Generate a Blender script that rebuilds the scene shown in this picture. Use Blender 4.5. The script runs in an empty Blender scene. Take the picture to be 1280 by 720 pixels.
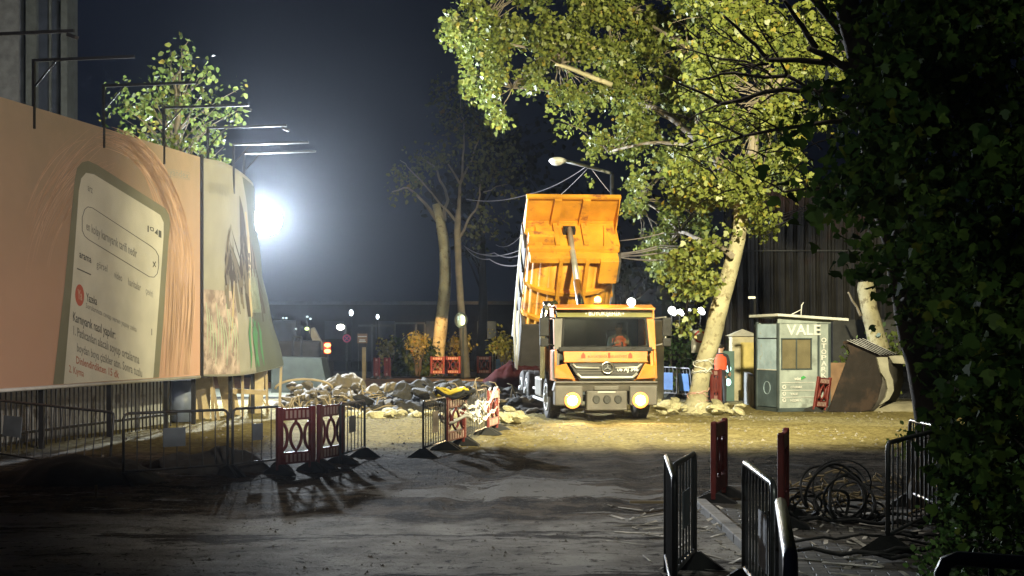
import bpy, bmesh, math, random
import numpy as np
from mathutils import Vector, Matrix, Quaternion, noise
random.seed(7); RNG = np.random.default_rng(7)
F = 1777.0; HZ = 420.0; CH = 2.0; PI = math.pi
scene = bpy.context.scene; C = scene.collection
def P(px, py, Y): return Vector(((px-640)/F*Y, Y, CH+(HZ-py)/F*Y))
def G(px, py, z=0.0):
    Y = F*(CH-z)/(py-HZ); return Vector(((px-640)/F*Y, Y, z))
rnd = random.uniform
# ---------------------------------------------------------------- materials
def mat(name, col, rough=.7, metal=0., var=.25, vscale=3., bump=.15, bscale=25., emit=None, estr=0., alpha=None, spec=.4, col2=None, c2scale=1.5, c2thr=.55):
    m = bpy.data.materials.new(name); m.use_nodes = True; nt = m.node_tree; n = nt.nodes; L = nt.links
    b = n['Principled BSDF']; tc = n.new('ShaderNodeTexCoord')
    b.inputs['Roughness'].default_value = rough; b.inputs['Metallic'].default_value = metal
    b.inputs['Specular IOR Level'].default_value = spec
    no = n.new('ShaderNodeTexNoise'); no.inputs['Scale'].default_value = vscale; no.inputs['Detail'].default_value = 6
    L.new(tc.outputs['Object'], no.inputs['Vector'])
    mr = n.new('ShaderNodeMapRange'); mr.inputs[3].default_value = 1-var; mr.inputs[4].default_value = 1+var
    mr.inputs[1].default_value = .3; mr.inputs[2].default_value = .7
    L.new(no.outputs['Fac'], mr.inputs[0])
    mx = n.new('ShaderNodeMix'); mx.data_type = 'RGBA'; mx.blend_type = 'MULTIPLY'; mx.inputs[0].default_value = 1
    mx.inputs[6].default_value = (*col, 1); L.new(mr.outputs[0], mx.inputs[7]); out = mx.outputs[2]
    if col2 is not None:
        n2 = n.new('ShaderNodeTexNoise'); n2.inputs['Scale'].default_value = c2scale; n2.inputs['Detail'].default_value = 8; n2.inputs['Roughness'].default_value = .65
        L.new(tc.outputs['Object'], n2.inputs['Vector'])
        r2 = n.new('ShaderNodeMapRange'); r2.inputs[1].default_value = c2thr-.04; r2.inputs[2].default_value = c2thr+.06
        L.new(n2.outputs['Fac'], r2.inputs[0])
        m2 = n.new('ShaderNodeMix'); m2.data_type = 'RGBA'; m2.inputs[7].default_value = (*col2, 1)
        L.new(r2.outputs[0], m2.inputs[0]); L.new(out, m2.inputs[6]); out = m2.outputs[2]
    L.new(out, b.inputs['Base Color'])
    if bump:
        nb = n.new('ShaderNodeTexNoise'); nb.inputs['Scale'].default_value = bscale; nb.inputs['Detail'].default_value = 4
        L.new(tc.outputs['Object'], nb.inputs['Vector'])
        bp = n.new('ShaderNodeBump'); bp.inputs['Strength'].default_value = bump; bp.inputs['Distance'].default_value = .02
        L.new(nb.outputs['Fac'], bp.inputs['Height']); L.new(bp.outputs[0], b.inputs['Normal'])
    if emit is not None:
        b.inputs['Emission Color'].default_value = (*emit, 1); b.inputs['Emission Strength'].default_value = estr
    if alpha is not None: b.inputs['Alpha'].default_value = alpha
    return m
def leafmat(name, c1, c2, trans=.35, gloss=.05):
    m = bpy.data.materials.new(name); m.use_nodes = True; nt = m.node_tree; n = nt.nodes; L = nt.links
    n.remove(n['Principled BSDF']); o = n['Material Output']
    g = n.new('ShaderNodeNewGeometry'); r = n.new('ShaderNodeValToRGB')
    r.color_ramp.elements[0].color = (*c1, 1); r.color_ramp.elements[1].color = (*c2, 1)
    e = r.color_ramp.elements.new(.93); e.color = (*c2, 1)
    r.color_ramp.elements[2].color = (c2[0]*1.3, c2[1]*.85, c2[2]*.6, 1)
    L.new(g.outputs['Random Per Island'], r.inputs[0])
    d = n.new('ShaderNodeBsdfDiffuse'); t = n.new('ShaderNodeBsdfTranslucent'); gl = n.new('ShaderNodeBsdfGlossy'); gl.inputs['Roughness'].default_value = .45
    gl.inputs['Color'].default_value = (.6, .6, .6, 1)
    L.new(r.outputs[0], d.inputs[0]); L.new(r.outputs[0], t.inputs[0])
    a = n.new('ShaderNodeMixShader'); a.inputs[0].default_value = trans; L.new(d.outputs[0], a.inputs[1]); L.new(t.outputs[0], a.inputs[2])
    b = n.new('ShaderNodeMixShader'); b.inputs[0].default_value = gloss; L.new(a.outputs[0], b.inputs[1]); L.new(gl.outputs[0], b.inputs[2])
    L.new(b.outputs[0], o.inputs['Surface']); return m
def emis(name, col, s):
    m = bpy.data.materials.new(name); m.use_nodes = True; b = m.node_tree.nodes['Principled BSDF']
    b.inputs['Base Color'].default_value = (*col, 1); b.inputs['Emission Color'].default_value = (*col, 1); b.inputs['Emission Strength'].default_value = s
    return m
def plain(name, col, rough=.75): return mat(name, col, rough, var=.12, vscale=1.2, bump=.05)
# ---------------------------------------------------------------- mesh builder
class MB:
    def __init__(s): s.v = []; s.f = []; s.sm = []
    def add(s, vs, fs, smooth=False, M=None):
        k = len(s.v)
        s.v += [tuple(M @ Vector(v)) if M is not None else tuple(v) for v in vs]
        s.f += [[i+k for i in f] for f in fs]; s.sm += [smooth]*len(fs); return s
    def box(s, c, d, M=None, rz=0, rx=0, ry=0):
        x, y, z = d[0]/2, d[1]/2, d[2]/2
        vs = [Vector((a, b, e)) for a in (-x, x) for b in (-y, y) for e in (-z, z)]
        if rz or rx or ry:
            R = Matrix.Rotation(rz, 3, 'Z') @ Matrix.Rotation(ry, 3, 'Y') @ Matrix.Rotation(rx, 3, 'X'); vs = [R @ v for v in vs]
        vs = [v+Vector(c) for v in vs]
        return s.add(vs, [(0, 1, 3, 2), (4, 6, 7, 5), (0, 4, 5, 1), (2, 3, 7, 6), (0, 2, 6, 4), (1, 5, 7, 3)], M=M)
    def tube(s, pts, r, n=8, closed=False, caps=True):
        pts = [Vector(p) for p in pts]; m = len(pts)
        rr = r if isinstance(r, (list, tuple)) else [r]*m
        vs = []; fs = []; u = None
        for i, p in enumerate(pts):
            if closed: t = pts[(i+1) % m]-pts[i-1]
            else: t = pts[min(i+1, m-1)]-pts[max(i-1, 0)]
            if t.length < 1e-9: t = Vector((0, 0, 1))
            t.normalize()
            if u is None:
                a = Vector((0, 0, 1)) if abs(t.z) < .9 else Vector((1, 0, 0)); u = t.cross(a).normalized()
            else:
                u = u-t*u.dot(t)
                u = u.normalized() if u.length > 1e-6 else t.orthogonal().normalized()
            w = t.cross(u)
            for k in range(n):
                a = 2*PI*k/n; vs.append(p+(u*math.cos(a)+w*math.sin(a))*rr[i])
        for i in range(m if closed else m-1):
            j = (i+1) % m
            for k in range(n):
                l = (k+1) % n; fs.append((i*n+k, i*n+l, j*n+l, j*n+k))
        s.add(vs, fs, True)
        if caps and not closed:
            k0 = len(s.v)-m*n; s.f.append([k0+i for i in range(n)][::-1]); s.f.append([k0+(m-1)*n+i for i in range(n)]); s.sm += [False, False]
        return s
    def cyl(s, a, b, r, r2=None, n=16): return s.tube([a, b], [r, r if r2 is None else r2], n)
    def sph(s, c, r, n=12, m=8, M=None):
        r = r if isinstance(r, (list, tuple)) else (r, r, r); vs = [(c[0], c[1], c[2]+r[2])]; fs = []
        for i in range(1, m):
            t = PI*i/m
            for k in range(n): a = 2*PI*k/n; vs.append((c[0]+r[0]*math.sin(t)*math.cos(a), c[1]+r[1]*math.sin(t)*math.sin(a), c[2]+r[2]*math.cos(t)))
        vs.append((c[0], c[1], c[2]-r[2])); e = len(vs)-1
        for k in range(n):
            l = (k+1) % n; fs.append((0, 1+k, 1+l)); fs.append((e, 1+(m-2)*n+l, 1+(m-2)*n+k))
            for i in range(m-2): fs.append((1+i*n+k, 1+(i+1)*n+k, 1+(i+1)*n+l, 1+i*n+l))
        return s.add(vs, fs, True, M)
    def prism(s, poly, off, M=None):
        """poly: list of 3D points (planar), off: extrusion vector"""
        off = Vector(off); p = [Vector(q) for q in poly]; n = len(p)
        vs = p+[q+off for q in p]; fs = [tuple(range(n))[::-1], tuple(range(n, 2*n))]+[(i, (i+1) % n, n+(i+1) % n, n+i) for i in range(n)]
        return s.add(vs, fs, M=M)
    def ring(s, c, r0, r1, ax, th, n=24):
        """flat ring with axis ax"""
        ax = Vector(ax).normalized(); u = ax.orthogonal().normalized(); w = ax.cross(u); vs = []; c = Vector(c)
        for k in range(n):
            a = 2*PI*k/n; d = u*math.cos(a)+w*math.sin(a)
            vs += [c+d*r0, c+d*r1, c+d*r1+ax*th, c+d*r0+ax*th]
        fs = []
        for k in range(n):
            l = (k+1) % n
            for i in range(4): j = (i+1) % 4; fs.append((k*4+i, k*4+j, l*4+j, l*4+i))
        return s.add(vs, fs, True)
    def build(s, name, m, parent=None, bevel=0., off=None, seg=2):
        me = bpy.data.meshes.new(name); v = s.v
        if off is not None: o = Vector(off); v = [tuple(Vector(q)-o) for q in v]
        me.from_pydata(v, [], s.f); me.materials.append(m); me.polygons.foreach_set('use_smooth', s.sm); me.update()
        ob = bpy.data.objects.new(name, me); C.objects.link(ob)
        if parent is not None: ob.parent = parent
        if bevel:
            bv = ob.modifiers.new('Bevel', 'BEVEL'); bv.width = bevel; bv.segments = seg; bv.limit_method = 'ANGLE'; bv.angle_limit = .6; bv.use_clamp_overlap = True
        return ob
def fixn(ob):
    b = bmesh.new(); b.from_mesh(ob.data); bmesh.ops.recalc_face_normals(b, faces=b.faces); b.to_mesh(ob.data); b.free(); return ob
def tag(o, label=None, cat=None, group=None, kind=None):
    if label: o['label'] = label
    if cat: o['category'] = cat
    if group: o['group'] = group
    if kind: o['kind'] = kind
    return o
def thing(name, label, cat, loc=(0, 0, 0), rz=0, group=None):
    o = bpy.data.objects.new(name, None); C.objects.link(o); o.location = loc; o.rotation_euler = (0, 0, rz); o.empty_display_size = .2
    return tag(o, label, cat, group)
def dup(root, loc, rz=None, label=None, group=None):
    r = root.copy(); C.objects.link(r); r.location = loc
    if rz is not None: r.rotation_euler = (0, 0, rz)
    if label: r['label'] = label
    if group: r['group'] = group
    for ch in root.children:
        c = ch.copy(); C.objects.link(c); c.parent = r
        for g in ch.children: d = g.copy(); C.objects.link(d); d.parent = c
    return r
def meshobj(name, v, f, m, parent=None, smooth=False):
    me = bpy.data.meshes.new(name); me.from_pydata([tuple(x) for x in v], [], f); me.materials.append(m)
    if smooth: me.polygons.foreach_set('use_smooth', [True]*len(me.polygons))
    me.update(); ob = bpy.data.objects.new(name, me); C.objects.link(ob)
    if parent is not None: ob.parent = parent
    return ob
def textdata(s, size=1., bold=0.):
    cu = bpy.data.curves.new('lettering', 'FONT'); cu.body = s; cu.size = size; cu.offset = bold; cu.resolution_u = 2
    o = bpy.data.objects.new('lettering', cu); C.objects.link(o); bpy.context.view_layer.update()
    me = bpy.data.meshes.new_from_object(o); v = [x.co.copy() for x in me.vertices]; f = [list(p.vertices) for p in me.polygons]
    bpy.data.objects.remove(o); bpy.data.curves.remove(cu); bpy.data.meshes.remove(me)
    xs = [q.x for q in v]; ys = [q.y for q in v]; return v, f, min(xs), max(xs), min(ys), max(ys)
def letters(name, s, m, parent, O, ux, uz, w, h, bold=0.):
    """flat text in the plane (ux,uz) from O, w wide; h = cap height"""
    v, f, x0, x1, y0, y1 = textdata(s, bold=bold); O = Vector(O); ux = Vector(ux); uz = Vector(uz)
    cap = .70
    return meshobj(name, [O+ux*((q.x-x0)/(x1-x0)*w)+uz*(q.y/cap*h) for q in v], f, m, parent)
# ---------------------------------------------------------------- noise
def vnoise(x, y, seed=0):
    xi = np.floor(x).astype(np.int64); yi = np.floor(y).astype(np.int64); xf = x-xi; yf = y-yi
    def h(a, b):
        n = (a*374761393+b*668265263+seed*982451653) & 0x7fffffff; n = ((n ^ (n >> 13))*1274126177) & 0x7fffffff
        return ((n ^ (n >> 16)) & 0xffff)/65535.
    u = xf*xf*(3-2*xf); w = yf*yf*(3-2*yf)
    return (h(xi, yi)*(1-u)+h(xi+1, yi)*u)*(1-w)+(h(xi, yi+1)*(1-u)+h(xi+1, yi+1)*u)*w
def fbm(x, y, o=5, seed=0):
    s = 0; a = .5; t = 0
    for i in range(o): s = s+a*vnoise(x*2**i, y*2**i, seed+i); t += a; a *= .5
    return s/t
# ---------------------------------------------------------------- camera, world, lamps
cam = bpy.data.cameras.new('camera'); co = bpy.data.objects.new('camera', cam); C.objects.link(co)
co.location = (0, 0, CH); co.rotation_euler = (PI/2, 0, 0); cam.lens = 50*F/1777.78; cam.sensor_width = 36; cam.shift_y = 60/1280; cam.clip_end = 2000; cam.clip_start = .1
scene.camera = co
w = bpy.data.worlds.new('World'); scene.world = w; w.use_nodes = True; wn = w.node_tree.nodes; wl = w.node_tree.links
bg = wn['Background']; tc = wn.new('ShaderNodeTexCoord'); sx = wn.new('ShaderNodeSeparateXYZ'); cr = wn.new('ShaderNodeValToRGB')
wl.new(tc.outputs['Generated'], sx.inputs[0])
mr = wn.new('ShaderNodeMapRange'); mr.inputs[1].default_value = -.45; mr.inputs[2].default_value = .35
wl.new(sx.outputs['X'], mr.inputs[0]); wl.new(mr.outputs[0], cr.inputs[0])
cr.color_ramp.elements[0].color = (.0066, .0094, .0175, 1); cr.color_ramp.elements[1].color = (.0014, .0021, .0045, 1)
wl.new(cr.outputs[0], bg.inputs[0]); bg.inputs[1].default_value = 1.0
vs = scene.view_settings; vs.view_transform = 'Standard'; vs.look = 'None'; vs.exposure = 0; vs.gamma = 1
cy = scene.cycles; cy.use_denoising = True; cy.denoiser = 'OPENIMAGEDENOISE'; cy.max_bounces = 5; cy.diffuse_bounces = 2; cy.glossy_bounces = 2; cy.transmission_bounces = 4
cy.transparent_max_bounces = 8; cy.volume_bounces = 0; cy.sample_clamp_indirect = 3; cy.sample_clamp_direct = 0; cy.caustics_reflective = False; cy.caustics_refractive = False
cy.use_adaptive_sampling = True; cy.adaptive_threshold = .02; cy.light_sampling_threshold = .005
def lamp(name, kind, loc, power, col, aim=None, size=.3, angle=60, blend=.5):
    l = bpy.data.lights.new(name, kind); l.energy = power; l.color = col
    o = bpy.data.objects.new(name, l); C.objects.link(o); o.location = loc
    if kind in ('SPOT', 'POINT'): l.shadow_soft_size = size
    if kind == 'SPOT': l.spot_size = math.radians(angle); l.spot_blend = blend
    if kind == 'AREA': l.size = size
    if aim is not None: o.rotation_euler = (Vector(aim)-Vector(loc)).to_track_quat('-Z', 'Y').to_euler()
    return o
FL = P(333, 275, 46)                                 # the glaring floodlight
lamp('flood_lamp', 'SPOT', FL+Vector((.0, -.7, 0)), 25000, (.82, .91, 1.), aim=FL+Vector((2.5, -10, -1.5)), size=.3, angle=168, blend=.35)
lamp('flood_spill', 'POINT', FL+Vector((.0, -.7, 0)), 7000, (.82, .91, 1.), size=.3)
lamp('work_lamp', 'SPOT', (4.8, 18.5, 8.4), 46000, (1., .90, .56), aim=(2.0, 37.5, 4.2), size=.22, angle=92, blend=.8)
lamp('yard_fill', 'SPOT', (1.2, 14.0, 10), 2100, (1, .94, .82), aim=(.6, 15.6, 0), size=.3, angle=60, blend=.95)  # unseen fill light added over the foreground ground
lamp('path_fill', 'SPOT', (2.2, 3.5, 5.5), 560, (.9, 1., .85), aim=(4.6, 12.2, .6), size=.3, angle=60, blend=.8)  # unseen weak fill added to lift the hedge out of the dark
lamp('hoarding_lamp', 'SPOT', (3.5, 6, 6.5), 11000, (1., .89, .77), aim=(-8.6, 27.5, 3.9), size=.3, angle=34, blend=.6)
lamp('street_glow', 'SPOT', P(522, 404, 63.5), 5200, (1., .55, .20), aim=P(546, 440, 71), size=.05, angle=27, blend=.1)
lamp('garden_glow', 'SPOT', P(600, 418, 62), 900, (1., .82, .38), aim=P(560, 440, 71), size=.15, angle=130, blend=.4)
# ---------------------------------------------------------------- ground
def axis(segs):
    out = []
    for a, b, st in segs: out += list(np.arange(a, b, st))
    out.append(segs[-1][1]); return np.array(out)
gx = axis([(-260, -60, 20), (-60, -16, 2), (-16, -9, .4), (-9, 9, .085), (9, 16, .4), (16, 60, 2), (60, 260, 20)])
gy = axis([(-40, 5, 3), (5, 24, .085), (24, 42, .12), (42, 60, .5), (60, 100, 4), (100, 420, 20)])
X, Y = np.meshgrid(gx, gy)
def height(X, Y):
    X = np.asarray(X, float); Y = np.asarray(Y, float)
    m = np.clip((44-Y)/6, 0, 1)*np.clip((14-np.abs(X))/4, 0, 1)
    z = (fbm(X*.35+9, Y*.22, 3, 1)-.5)*.09+(fbm(X*1.2, Y*1.4, 4, 2)-.5)*.035+(np.abs(fbm(X*4, Y*3, 5, 4)-.5))*.08*np.clip(fbm(X*.5, Y*.4, 3, 31)*4-1.8, .05, 1)+(fbm(X*9, Y*7, 3, 14)-.5)*.018
    # tyre ruts running from the foreground to the lorry
    for k, cx in enumerate((-.2, 1.7)):
        d = X-(cx+.04*(Y-20)+.25*np.sin(Y*.3+k)); z = z-.03*np.exp(-(d/.22)**2)+.018*np.exp(-((np.abs(d)-.38)/.12)**2)
    # low berm across the site and loose heap edges
    z = z+.05*np.exp(-((Y-19-.35*X)/1.1)**2)*np.clip((1.8-np.abs(X+1.0))/1., 0, 1)*(.5+fbm(X*2, Y*2, 4, 9))
    flat = np.clip((X-2.0)/.5, 0, 1)*np.clip((17.3-Y)/.6, 0, 1)
    smooth = np.clip((17-Y)/2, 0, 1)*np.clip((X+2.6)/.8, 0, 1)
    z = z*(1-.78*smooth)
    return (z*m)*(1-flat)-.03*flat
def gz(x, y): return float(height(np.array([x]), np.array([y]))[0])
Z = height(X, Y); ny, nx = X.shape
gm = bpy.data.materials.new('dirt and worn asphalt'); gm.use_nodes = True; nt = gm.node_tree; N = nt.nodes; L = nt.links; B = N['Principled BSDF']
tc = N.new('ShaderNodeTexCoord'); OBJ = tc.outputs['Object']
def nz(scale, det=8, rough=.6, vec=None):
    n = N.new('ShaderNodeTexNoise'); n.inputs['Scale'].default_value = scale; n.inputs['Detail'].default_value = det; n.inputs['Roughness'].default_value = rough
    L.new(vec or OBJ, n.inputs['Vector']); return n.outputs['Fac']
def rng(x, a, b, c=0., d=1.):
    n = N.new('ShaderNodeMapRange'); L.new(x, n.inputs[0])
    for i, q in enumerate((a, b, c, d)): n.inputs[i+1].default_value = q
    return n.outputs[0]
def mixc(f, a, b):
    n = N.new('ShaderNodeMix'); n.data_type = 'RGBA'
    if isinstance(f, float): n.inputs[0].default_value = f
    else: L.new(f, n.inputs[0])
    for i, q in ((6, a), (7, b)):
        if isinstance(q, tuple): n.inputs[i].default_value = (*q, 1)
        else: L.new(q, n.inputs[i])
    return n.outputs[2]
def mth(op, a, b=None):
    n = N.new('ShaderNodeMath'); n.operation = op
    for i, q in enumerate((a, b)):
        if q is None: continue
        if isinstance(q, (int, float)): n.inputs[i].default_value = q
        else: L.new(q, n.inputs[i])
    return n.outputs[0]
sp = N.new('ShaderNodeSeparateXYZ'); L.new(OBJ, sp.inputs[0]); wob = rng(nz(.6, 9, .65), .3, .7, -1.3, 1.3)
yy = mth('ADD', sp.outputs['Y'], wob); xx = mth('ADD', sp.outputs['X'], wob)
dirt = mixc(rng(nz(1.4), .35, .65), (.235, .195, .082), (.12, .095, .042)); dirt = mixc(rng(nz(9), .45, .62), dirt, (.30, .255, .115))
soil = mixc(rng(nz(1.5, 12, .78), .46, .56), (.024, .018, .012), (.125, .098, .070)); soil = mixc(rng(nz(16, 6, .7), .58, .66), soil, (.20, .18, .15)); soil = mixc(rng(nz(.9, 10, .75), .60, .63), soil, (.15, .135, .115))
asph = mixc(rng(nz(1.1), .38, .62), (.18, .17, .155), (.42, .405, .375)); asph = mixc(rng(nz(22, 3), .60, .68), asph, (.26, .25, .24))
mapv = N.new('ShaderNodeMapping'); mapv.inputs['Scale'].default_value = (.35, 1.1, 1); L.new(OBJ, mapv.inputs[0])
asph = mixc(rng(nz(.6, 12, .75, mapv.outputs[0]), .54, .58), asph, (.045, .040, .036)); asph = mixc(rng(nz(7, 8, .8), .60, .64), asph, (.05, .045, .04))
near = rng(yy, 15.2, 16.2)                             # asphalt nearer than ~16 m
c = mixc(near, asph, soil); c = mixc(mth('MULTIPLY', near, rng(yy, 23.5, 26.5)), c, dirt)
c = mixc(rng(yy, 42, 46), c, (.05, .05, .05))
c = mixc(mth('MULTIPLY', rng(nz(.8, 10, .72, mapv.outputs[0]), .56, .585), rng(yy, 24, 17)), c, (.30, .29, .275))
c = mixc(mth('MULTIPLY', rng(nz(5, 8, .8), .56, .60), rng(yy, 26, 18)), c, (.030, .026, .022))
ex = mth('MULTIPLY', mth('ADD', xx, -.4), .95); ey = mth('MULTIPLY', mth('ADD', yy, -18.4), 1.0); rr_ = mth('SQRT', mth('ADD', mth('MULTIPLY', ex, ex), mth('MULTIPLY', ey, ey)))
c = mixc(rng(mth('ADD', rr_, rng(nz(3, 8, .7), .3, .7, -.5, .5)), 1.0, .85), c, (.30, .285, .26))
L.new(c, B.inputs['Base Color']); B.inputs['Roughness'].default_value = .9; B.inputs['Specular IOR Level'].default_value = .03
bp = N.new('ShaderNodeBump'); bp.inputs['Strength'].default_value = 1.; bp.inputs['Distance'].default_value = .12
hh = mth('ADD', mth('MULTIPLY', nz(6, 10, .7), 1.0), mth('MULTIPLY', nz(30, 5, .6), .35)); L.new(hh, bp.inputs['Height']); L.new(bp.outputs[0], B.inputs['Normal'])
me = bpy.data.meshes.new('ground'); idx = np.arange(nx*ny).reshape(ny, nx)
q = np.stack([idx[:-1, :-1], idx[:-1, 1:], idx[1:, 1:], idx[1:, :-1]], -1).reshape(-1, 4)
vv = np.stack([X, Y, Z], -1).reshape(-1, 3)
me.vertices.add(len(vv)); me.vertices.foreach_set('co', vv.ravel()); me.loops.add(q.size); me.loops.foreach_set('vertex_index', q.ravel().astype(np.int32))
me.polygons.add(len(q)); me.polygons.foreach_set('loop_start', np.arange(0, q.size, 4, dtype=np.int32)); me.polygons.foreach_set('loop_total', np.full(len(q), 4, dtype=np.int32))
me.polygons.foreach_set('use_smooth', np.ones(len(q), bool)); me.materials.append(gm); me.update(calc_edges=True); me.validate()
go = bpy.data.objects.new('ground', me); C.objects.link(go); go['kind'] = 'structure'
# paved footpath under the right-hand barriers
pm = bpy.data.materials.new('small grey pavers'); pm.use_nodes = True; nt = pm.node_tree; N = nt.nodes; L = nt.links; B = N['Principled BSDF']
tc = N.new('ShaderNodeTexCoord'); OBJ = tc.outputs['Object']; bk = N.new('ShaderNodeTexBrick'); bk.inputs['Scale'].default_value = 1
bk.inputs['Brick Width'].default_value = .24; bk.inputs['Row Height'].default_value = .16; bk.inputs['Mortar Size'].default_value = .009; bk.inputs['Mortar Smooth'].default_value = .3
bk.inputs['Color1'].default_value = (.15, .14, .13, 1); bk.inputs['Color2'].default_value = (.085, .082, .08, 1); bk.inputs['Mortar'].default_value = (.02, .02, .018, 1)
mp = N.new('ShaderNodeMapping'); mp.inputs['Rotation'].default_value = (0, 0, .12); L.new(OBJ, mp.inputs[0]); L.new(mp.outputs[0], bk.inputs['Vector'])
c = mixc(rng(nz(1.6), .45, .6), bk.outputs['Color'], (.05, .043, .036)); L.new(c, B.inputs['Base Color']); B.inputs['Roughness'].default_value = .6
bp = N.new('ShaderNodeBump'); bp.inputs['Strength'].default_value = .9; bp.inputs['Distance'].default_value = .02
L.new(mth('ADD', mth('MULTIPLY', bk.outputs['Fac'], -1.), mth('MULTIPLY', nz(12), .5)), bp.inputs['Height']); L.new(bp.outputs[0], B.inputs['Normal'])
b = MB(); b.box((6.3, 9.8, -.02), (8.0, 14.4, .10)); pv = b.build('pavement', pm); pv['kind'] = 'structure'
M = {}
M['kerb'] = mat('kerb concrete', (.2, .19, .175), .85, bump=.5, bscale=18)
b = MB()
yk = 2.6
while yk < 17: b.box((2.22, yk+.4, .0), (.14, .785, .16)); yk += .8
k = b.build('kerb', M['kerb'], bevel=.012); k['kind'] = 'structure'
# far road and reddish verge
M['road'] = mat('far asphalt', (.055, .055, .058), .8); M['red_soil'] = mat('reddish clay verge', (.24, .125, .07), .9, col2=(.10, .06, .045), bump=.6, bscale=3)
M['pale'] = mat('pale dusty track', (.24, .25, .19), .9, var=.35, bump=.6, bscale=3)
def sheet(name, pts, m, z): 
    o = meshobj(name, [(x, y, z) for x, y in pts], [list(range(len(pts)))], m); o['kind'] = 'structure'; return o
sheet('path', [(-14, 47), (5, 46.2), (6, 53), (-14, 54)], M['pale'], .006)
sheet('verge', [(-22, 55), (1, 54), (1.5, 66), (-22, 70)], M['red_soil'], .006)
sheet('road', [(-60, 71), (60, 68), (60, 78), (-60, 81)], M['road'], .006)
# ---------------------------------------------------------------- shared materials
M['black_metal'] = mat('dark painted steel', (.018, .018, .02), .45, .3, bump=.1)
M['dark_steel'] = mat('worn galvanised steel', (.05, .052, .055), .5, .4, var=.35, col2=(.05, .035, .025), c2thr=.6, c2scale=9)
M['rail'] = mat('scuffed grey rail', (.13, .13, .13), .38, .7, var=.3, col2=(.06, .045, .035), c2thr=.6, c2scale=12)
M['plate_grey'] = mat('faded grey plate', (.10, .12, .14), .6)
M['plate_pale'] = mat('pale plate', (.34, .34, .36), .6)
M['rubber'] = mat('black rubber', (.018, .018, .018), .8, bump=.3)
M['red_plastic'] = mat('scuffed red plastic', (.125, .018, .015), .5, var=.3, col2=(.16, .03, .02), c2thr=.6, c2scale=6)
M['dull_red'] = mat('dull red plastic', (.16, .022, .02), .55, var=.35)
M['white_foil'] = mat('white reflective strip', (.36, .25, .22), .5)
M['wood'] = mat('raw plywood', (.34, .27, .15), .8, col2=(.24, .18, .1))
M['timber'] = mat('rough timber', (.26, .2, .11), .85)
M['concrete'] = mat('stained concrete', (.30, .31, .27), .85, var=.3, bump=.5, col2=(.18, .18, .15))
M['white'] = mat('white paint', (.62, .62, .60), .55, var=.15)
M['tape'] = mat('white plastic tape', (.7, .7, .66), .35)
M['tape_red'] = mat('red plastic tape', (.5, .05, .05), .4)
M['yellow'] = mat('yellow strap', (.6, .45, .04), .6)
# ---------------------------------------------------------------- hoarding with its print
KS = .198; KX = -13.2; UL = math.sqrt(1+KS*KS); UD = Vector((KS, 1, 0))/UL; NN = Vector((1, -KS, 0)).normalized()
def bpt(px, py, off=.004):
    d = (px-640)/F; Yb = -KX/(KS-d); return Vector((d*Yb, Yb, CH+(HZ-py)/F*Yb))+NN*off
def bline(Yb, z, off=0.): return Vector((KX+KS*Yb, Yb, z))+NN*off
HB = thing('hoarding', 'peach printed hoarding showing a large phone screen with a search box', 'hoarding', bline(25.3, 0))
o0 = HB.location
b = MB(); zt = 5.98; zb = 1.11
b.prism([bline(18.4, zb, -.05), bline(31.62, zb, -.05), bline(31.62, zt, -.05), bline(18.4, zt, -.05)], NN*.05)
hm = bpy.data.materials.new('peach printed sheet'); hm.use_nodes = True; nt = hm.node_tree; N = nt.nodes; L = nt.links; B = N['Principled BSDF']; tc = N.new('ShaderNodeTexCoord'); OBJ = tc.outputs['Object']
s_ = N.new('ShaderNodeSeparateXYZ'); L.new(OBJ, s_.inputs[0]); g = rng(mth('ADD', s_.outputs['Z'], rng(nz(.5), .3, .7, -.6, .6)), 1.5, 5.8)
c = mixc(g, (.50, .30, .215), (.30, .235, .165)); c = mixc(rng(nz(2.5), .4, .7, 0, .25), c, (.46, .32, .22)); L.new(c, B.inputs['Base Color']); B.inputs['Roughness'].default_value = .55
bp = N.new('ShaderNodeBump'); bp.inputs['Strength'].default_value = .25; bp.inputs['Distance'].default_value = .05; L.new(nz(1.4, 3), bp.inputs['Height']); L.new(bp.outputs[0], B.inputs['Normal'])
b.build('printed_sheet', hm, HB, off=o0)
b = MB()
b.box(Vector(bline(31.68, (zb+zt)/2))-Vector((0, 0, 0)), (.07, .11, zt-zb+.1), rz=-math.atan(KS)); b.build('edge_post', M['black_metal'], HB, off=o0)
b = MB(); b.tube([bline(18.4, zb-.02, .0), bline(31.6, zb-.02, .0)], .035); b.build('hem', M['white'], HB, off=o0)
for Yp in (20.2, 22.7, 25.2, 27.7, 30.2):
    b = MB(); b.box(bline(Yp, 3.0, -.14), (.09, .09, 6.0)); b.build('support_post', M['black_metal'], HB, off=o0)
for z in (1.5, 3.5, 5.7): b = MB(); b.tube([bline(18.4, z, -.075), bline(31.6, z, -.075)], .022); b.build('cross_rail', M['black_metal'], HB, off=o0)
def poly_px(name, pts, m, off, parent=HB, org=o0): return meshobj(name, [bpt(x, y, off)-org for x, y in pts], [list(range(len(pts)))], m, parent)
pk = plain
M['bezel'] = pk('grey green phone frame', (.20, .195, .135)); M['screen'] = pk('phone screen print', (.60, .58, .48)); M['ink'] = pk('dark ink', (.10, .10, .09)); M['ink2'] = pk('grey ink', (.25, .245, .21))
M['ink_red'] = pk('reddish ink', (.42, .16, .10)); M['badge'] = pk('red badge print', (.50, .13, .09)); M['strand'] = pk('pale strand print', (.56, .37, .26)); M['strand2'] = pk('light strand print', (.48, .31, .21))
b = MB(); rs = random.Random(3)
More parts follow.
